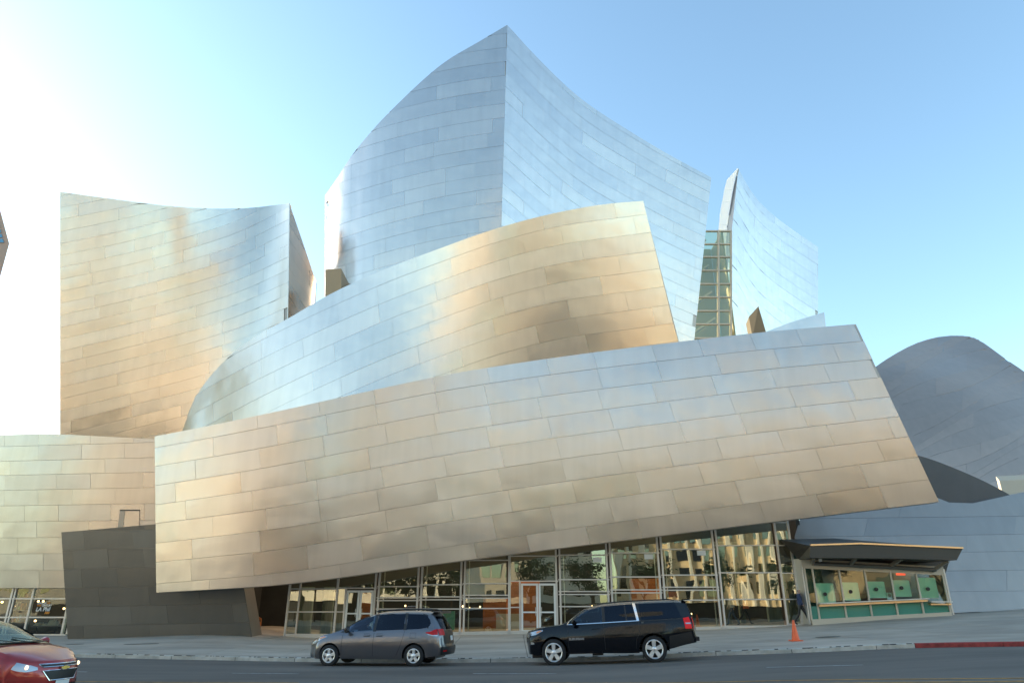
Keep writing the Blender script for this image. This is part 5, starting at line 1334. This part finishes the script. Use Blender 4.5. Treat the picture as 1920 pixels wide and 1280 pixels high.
# ---------------- red compact car (front corner enters at lower left)
def make_red():
    t = thing('red_car', 'red compact saloon driving in from the left edge with lit headlamp', 'car')
    c = Car(4.55, 1.80,
        zs=[(0, .22), (.5, .20), (3.8, .22), (4.55, .32)],
        zb=[(0, .66), (.5, .80), (1.2, .90), (2.5, .95), (4.55, 1.0)],
        zt=[(0, .74), (.2, .82), (.5, .90), (.9, .97), (1.15, 1.02), (1.45, 1.17), (1.85, 1.36), (2.2, 1.45), (2.7, 1.475), (3.2, 1.42), (3.7, 1.22), (4.0, 1.12), (4.55, 1.08)],
        hw=[(0, .87), (.2, .925), (.6, .98), (1.2, 1), (3.8, 1), (4.55, .86)],
        tumble=[(0, .4), (1.5, .42), (2.5, .38), (4.55, .4)],
        xf=[(.15, .04), (.35, 0), (.6, .02), (.75, .10), (.9, .3)], xr=[(.3, 0), (.8, 0), (1.2, -.1)],
        crownF=.48, crownR=.3, wheels=(.93, 3.62), wr=.32, arch=.37)
    w1l = [(1.55, .96), (2.0, .975), (2.5, .985)]; w1u = [(1.55, 1.13), (1.8, 1.25), (2.1, 1.34), (2.5, 1.385)]
    w2l = [(2.6, .99), (3.0, 1.0), (3.55, 1.03)]; w2u = [(2.6, 1.385), (3.0, 1.36), (3.55, 1.2)]
    ws = [(w1l, w1u, 'car_glass'), (w2l, w2u, 'car_glass_dark')]
    scr = lambda x, z, y, j: j >= 16 and 1.14 < x < 1.90
    lb('body', c.body([between(l, u, .03) for l, u, _ in ws] + [scr]), 'paint_red', t)
    for sd_ in (-1, 1):
        for l, u, g in ws: lb('window', c.patch(l, u, off=.008, side=sd_), g, t); lb('window_surround', c.strip(l + u[::-1], .03, off=.011, side=sd_, closed=True), 'trim_black', t)
        mirror(t, 1.55, sd_ * .88, .98, 'paint_red', sd_)
        for x in (1.35, 2.55): lb('door_seam', c.strip([(x, .30), (x, .95)], .010, side=sd_), 'black', t)
        # head lamp swept round the corner
        hl = lb('head_light', c.front([[(sd_ * y, z0 + (z1 - z0) * k / 4) for y, z0, z1 in ((.47, .60, .640), (.54, .58, .675), (.61, .57, .70), (.67, .58, .725), (.72, .60, .745), (.77, .64, .762))] for k in range(5)], off=.012), 'lamp_clear', t)
        a = Acc(); p = c.capF(sd_ * .60, .645); a.lathe([(0, -.016), (.032, -.012), (.040, .006)], 16, axis='Y', c=(0, 0, 0)); a.v = [(p[0] - .02 + v[1], p[1] + v[0], p[2] + v[2]) for v in a.v]; lb('head_lamp_bulb', a, 'head_lit', hl)
        lb('fog_surround', c.front([[(sd_ * y, z) for y in (.50, .58, .66)] for z in (.28, .33, .38)], off=.012), 'trim_black', t)
    def dark(z0, z1, w0, w1): return c.front([[(y, z) for y in np.linspace(-w, w, 13)] for z, w in ((z0, w0), ((z0 + z1) / 2, (w0 + w1) / 2), (z1, w1))], off=.010)
    lb('upper_grille', dark(.645, .685, .38, .44), 'black', t)
    lb('lower_grille', dark(.42, .575, .27, .40), 'black', t)
    lb('bumper_intake', dark(.25, .34, .46, .42), 'trim_black', t)
    def rim_line(pts, w=.012):
        a = Acc(); a.tube([Vector(c.capF(y, z)) + Vector((-.015, 0, 0)) for y, z in pts], w, 6); return a
    def closed(z0, z1, w0, w1): return [(y, z0) for y in np.linspace(-w0, w0, 9)] + [(w1, z1)] + [(y, z1) for y in np.linspace(w1, -w1, 9)][1:] + [(-w0, z0)]
    lb('grille_trim', rim_line(closed(.64, .69, .39, .45), .009), 'chrome', t); lb('grille_trim', rim_line(closed(.415, .58, .28, .41), .010), 'chrome', t)
    p = c.capF(0, .612); a = Acc()
    cross = [(-.105, -.022), (-.038, -.022), (-.032, -.036), (.04, -.036), (.045, -.022), (.095, -.022), (.105, .022), (.038, .022), (.032, .036), (-.04, .036), (-.045, .022), (-.095, .022)]
    a.prism([(p[0] - .02, y, p[2] + z) for y, z in cross], (-.02, 0, 0)); em = lb('emblem', a, 'chrome', t, smooth=False)
    mat('gold_badge', (.85, .55, .12), .45, metal=.2); a = Acc(); a.prism([(p[0] - .041, y * .86, p[2] + z * .78) for y, z in cross], (-.006, 0, 0)); lb('emblem_face', a, 'gold_badge', em, smooth=False)
    lb('number_plate', c.front([[(y, z) for y in (-.16, .16)] for z in (.33, .41)], off=.02), 'plate', t)
    g = []
    for x in np.linspace(1.10, 1.98, 8):
        sec = c.section(x)[14:]; g.append([c.P(x, y, z + .006) for y, z in sec] + [c.P(x, -y, z + .006) for y, z in sec[::-1][1:]])
    a = Acc(); a.sheet(g); lb('windscreen', a, 'screen_glass', t)
    a = Acc(); a.bar((1.12, -.66, 1.03), (1.12, .66, 1.03), .05, .02); a.bar((1.13, .1, 1.04), (1.30, .62, 1.115), .02, .015); a.bar((1.13, -.5, 1.04), (1.30, .02, 1.115), .02, .015); lb('wiper', a, 'trim_black', t)
    for x in c.wheels:
        for sg in (-1, 1): wheel(t, x, sg * .78, .32, .21, sg, 'plain', .215)
    liner(c, t); cabin(t, 1.2, 3.5, .45, 1.75, (1.9, 2.8))
    return t, c

STREET = math.atan(-.16)
van, vc = make_van()
def set_vehicle(t, X, gap, L, extra=0.0, flip=False, wb=(1, 4)):
    """stand a vehicle at X (its front), its far side 'gap' from the kerb"""
    th = STREET + extra; hw_ = 1.0
    Yk = kerbY(X); n = Vector((math.sin(STREET), -math.cos(STREET), 0)) ; n = Vector((-.158, -.987, 0))
    p = Vector((X, Yk, 0)) + n * (gap + hw_)
    d = Vector((math.cos(th), math.sin(th), 0)); a_, b_ = p + d * wb[0], p + d * wb[1]
    za, zb_ = roadZ(a_.x, a_.y), roadZ(b_.x, b_.y); pit = math.atan2(zb_ - za, (b_ - a_).length)
    p.z = za - math.sin(pit) * wb[0]
    t.location = p; t.rotation_euler = Matrix.Rotation(th, 3, 'Z').__matmul__(Matrix.Rotation(-pit, 3, 'Y')).to_euler()
van.scale = (.96, .96, .96); set_vehicle(van, -6.65, .35, 5.08, wb=(.94, 3.85))
suv, sc_ = make_suv()
suv.scale = (.95, .95, .96); set_vehicle(suv, .78, .35, 5.7, wb=(.93, 4.07))
red, rc_ = make_red()
red.location = (-8.42, 14.2, roadZ(-9, 14.4)); red.rotation_euler = (0, 0, math.pi + STREET + R(-2))

# driver of the black wagon
for (veh, lx, lz, sh, lab) in ((suv, 2.62, .80, 'shirt_blue', 'driver in a pale blue shirt at the wheel of the black wagon'),):
    J = {'pelvis': (0, 0, .08), 'chest': (.08, 0, .36), 'neck': (.10, 0, .56), 'head': (.06, 0, .72), 'shL': (.08, -.19, .5), 'elL': (-.12, -.24, .32), 'haL': (-.36, -.12, .42), 'shR': (.08, .19, .5), 'elR': (-.12, .24, .32), 'haR': (-.36, .12, .42), 'knL': (-.42, -.12, .12), 'knR': (-.42, .12, .12)}
    Rr = {'pelvis': (.15, .13), 'chest': (.17, .12), 'neck': .055, 'head': (.09, .11), 'shL': .07, 'elL': .045, 'haL': .035, 'shR': .07, 'elR': .045, 'haR': .035, 'knL': .075, 'knR': .075}
    B = [('pelvis', 'chest'), ('chest', 'neck'), ('neck', 'head'), ('chest', 'shL'), ('shL', 'elL'), ('elL', 'haL'), ('chest', 'shR'), ('shR', 'elR'), ('elR', 'haR'), ('pelvis', 'knL'), ('pelvis', 'knR')]
    Z = [(lambda c: c.z > .70 and c.x > .05, 'trim_black'), (lambda c: c.z > .58, 'skin'), (lambda c: c.x < -.2 and c.z > .25, 'skin'), (lambda c: c.x < -.05 and c.z < .22, 'trim_black'), (lambda c: True, sh)]
    o = body_person('person', J, B, Rr, Z, lab, (0, 0, 0), 0)
    M = Matrix.Translation(veh.location) @ veh.rotation_euler.to_matrix().to_4x4() @ Matrix.Translation((lx * .95, -.42, lz * .95))
    o.matrix_world = M; o.location = M.translation; o.rotation_euler = M.to_euler()

# ================================================================== PEOPLE on the pavement
mat('navy', (.03, .045, .10), .8); mat('jeans', (.06, .10, .18), .85); mat('hair_dark', (.03, .02, .015), .7); mat('cap_red', (.55, .06, .03), .7); mat('white_top', (.62, .60, .55), .8); mat('dark_top', (.03, .03, .035), .8); mat('bag_orange', (.75, .17, .05), .6); mat('shoe', (.02, .02, .02), .6)
def walker(loc, rz, top, leg, hair, label, h=1.74, stride=.30, bag=None):
    k = h / 1.74; s = stride
    J = {'pelvis': (0, 0, .95), 'belly': (0, .0, 1.10), 'chest': (.01, 0, 1.30), 'neck': (.02, 0, 1.49), 'jaw': (.045, 0, 1.56), 'head': (.03, 0, 1.66),
         'shL': (0, -.19, 1.42), 'elL': (.08, -.24, 1.15), 'haL': (.22, -.21, .95), 'fL': (.25, -.2, .88), 'shR': (0, .19, 1.42), 'elR': (-.10, .24, 1.15), 'haR': (-.08, .23, .90), 'fR': (-.06, .22, .82),
         'hiL': (0, -.10, .90), 'knL': (-.02 - s * .25, -.10, .50), 'anL': (-.05 - s, -.09, .13), 'toL': (.09 - s, -.09, .05), 'hiR': (0, .10, .90), 'knR': (.06 + s * .5, .10, .50), 'anR': (s, .09, .09), 'toR': (.19 + s, .10, .04)}
    J = {a_: (x * k, y * k, z * k) for a_, (x, y, z) in J.items()}
    Rr = dict(pelvis=(.15, .11), belly=(.14, .10), chest=(.165, .11), neck=.055, jaw=(.065, .075), head=(.08, .095), shL=.065, elL=.045, haL=.032, fL=.028, shR=.065, elR=.045, haR=.032, fR=.028, hiL=.09, knL=.06, anL=.042, toL=.035, hiR=.09, knR=.06, anR=.042, toR=.035)
    B = [('pelvis', 'belly'), ('belly', 'chest'), ('chest', 'neck'), ('neck', 'jaw'), ('jaw', 'head'), ('chest', 'shL'), ('shL', 'elL'), ('elL', 'haL'), ('haL', 'fL'), ('chest', 'shR'), ('shR', 'elR'), ('elR', 'haR'), ('haR', 'fR'),
         ('pelvis', 'hiL'), ('hiL', 'knL'), ('knL', 'anL'), ('anL', 'toL'), ('pelvis', 'hiR'), ('hiR', 'knR'), ('knR', 'anR'), ('anR', 'toR')]
    Z = [(lambda c: c.z > 1.665 * k, hair), (lambda c: c.z > 1.53 * k and c.x < .015 * k, 'hair_dark'), (lambda c: c.z > 1.475 * k, 'skin'), (lambda c: c.z < .10 * k, 'shoe'),
         (lambda c: abs(c.y) > .17 * k and c.z < .96 * k and c.z > .7 * k, 'skin'), (lambda c: c.z < .95 * k, leg), (lambda c: True, top)]
    o = body_person('person', J, B, Rr, Z, label, loc, rz)
    if bag:
        a = Acc(); x, y, z = (.05, -.30, 1.0); a.box(x - .14, x + .14, y - .07, y + .05, z - .18, z + .12); a.v = [(v[0] * (1 if v[2] < 1 else .8), v[1], v[2]) for v in a.v]
        a.tube([(x - .1, y, z + .12), (x - .06, y + .1, 1.4), (x + .06, y + .1, 1.4), (x + .1, y, z + .12)], .012, 5)
        b = build('shoulder_bag', a, bag); b.location = loc; b.rotation_euler = (0, 0, rz); tag(b, 'orange shoulder bag carried by the walker in dark clothes' if bag == 'bag_orange' else 'pale shoulder bag carried by the walker in the white top', 'bag')
    return o
p = at(1505, 1168, 35.9); walker((p.x, p.y, walkZ(p.x, 35.9)), R(-35), 'navy', 'trim_black', 'cap_red', 'pedestrian in dark blue beside the ticket booth, partly hidden by the glass corner', 1.72)
p = at(1387, 1176, 38.2); walker((p.x, 39.2, fz(p.x)), R(170), 'white_top', 'jeans', 'hair_dark', 'person in a white top and jeans walking behind the lobby glass', 1.66, bag='white_top')
p = at(1414, 1176, 38.2); walker((p.x, 39.6, fz(p.x)), R(0), 'dark_top', 'trim_black', 'hair_dark', 'person in dark clothes with an orange bag behind the lobby glass', 1.74, .36, bag='bag_orange')

# ================================================================== TRAFFIC CONE and pavement details
mat('cone', (.85, .13, .03), .5, var=.08, vscale=9)
p = hit(1493, 1205.5, lambda X, Z: 27.4); cz = walkZ(p.x, p.y)
cn = thing('traffic_cone', 'orange traffic cone standing on the pavement near the kerb', 'traffic cone', (p.x, p.y, cz))
a = Acc(); a.lathe([(.145, .03), (.14, .05), (.035, .70), (.028, .715), (0, .715)], 24, c=(p.x, p.y, cz)); build('cone_body', a, 'cone', cn, smooth='auto')
a = Acc(); a.box(p.x - .2, p.x + .2, p.y - .2, p.y + .2, cz + .002, cz + .035); build('cone_base', a, 'cone', cn)
def cover(px, py, w, d, name, label, m='concrete_dark'):
    lo, hi = 15.0, 60.0; dd = ray(px, py)
    for _ in range(40):
        t = (lo + hi) / 2; q = (t * dd[0], t * dd[1], CAM_H + t * dd[2])
        if q[2] > walkZ(q[0], q[1]): lo = t
        else: hi = t
    X, Y = q[0], q[1]; a = Acc(); n = 16
    ring = [(X + w / 2 * math.cos(k * 2 * math.pi / n), Y + d / 2 * math.sin(k * 2 * math.pi / n)) for k in range(n)]
    a.prism([(x, y, walkZ(x, y) + .004) for x, y in ring], (0, 0, .006)); tag(build(name, a, m, loc=(X, Y, walkZ(X, Y))), label, 'cover')
cover(1552, 1193.5, .95, .6, 'manhole_cover', 'dark round utility cover in the pavement right of the cone', 'alu_dark')
cover(140, 1207, .8, .35, 'utility_cover', 'small dark cover in the pavement before the dark plinth wall', 'alu_dark')
cover(249, 1207, .8, .3, 'utility_cover', 'left of two close covers in the pavement before the dark plinth wall', 'alu_dark')
cover(281, 1206, .8, .3, 'utility_cover', 'right of two close covers in the pavement before the dark plinth wall', 'alu_dark')
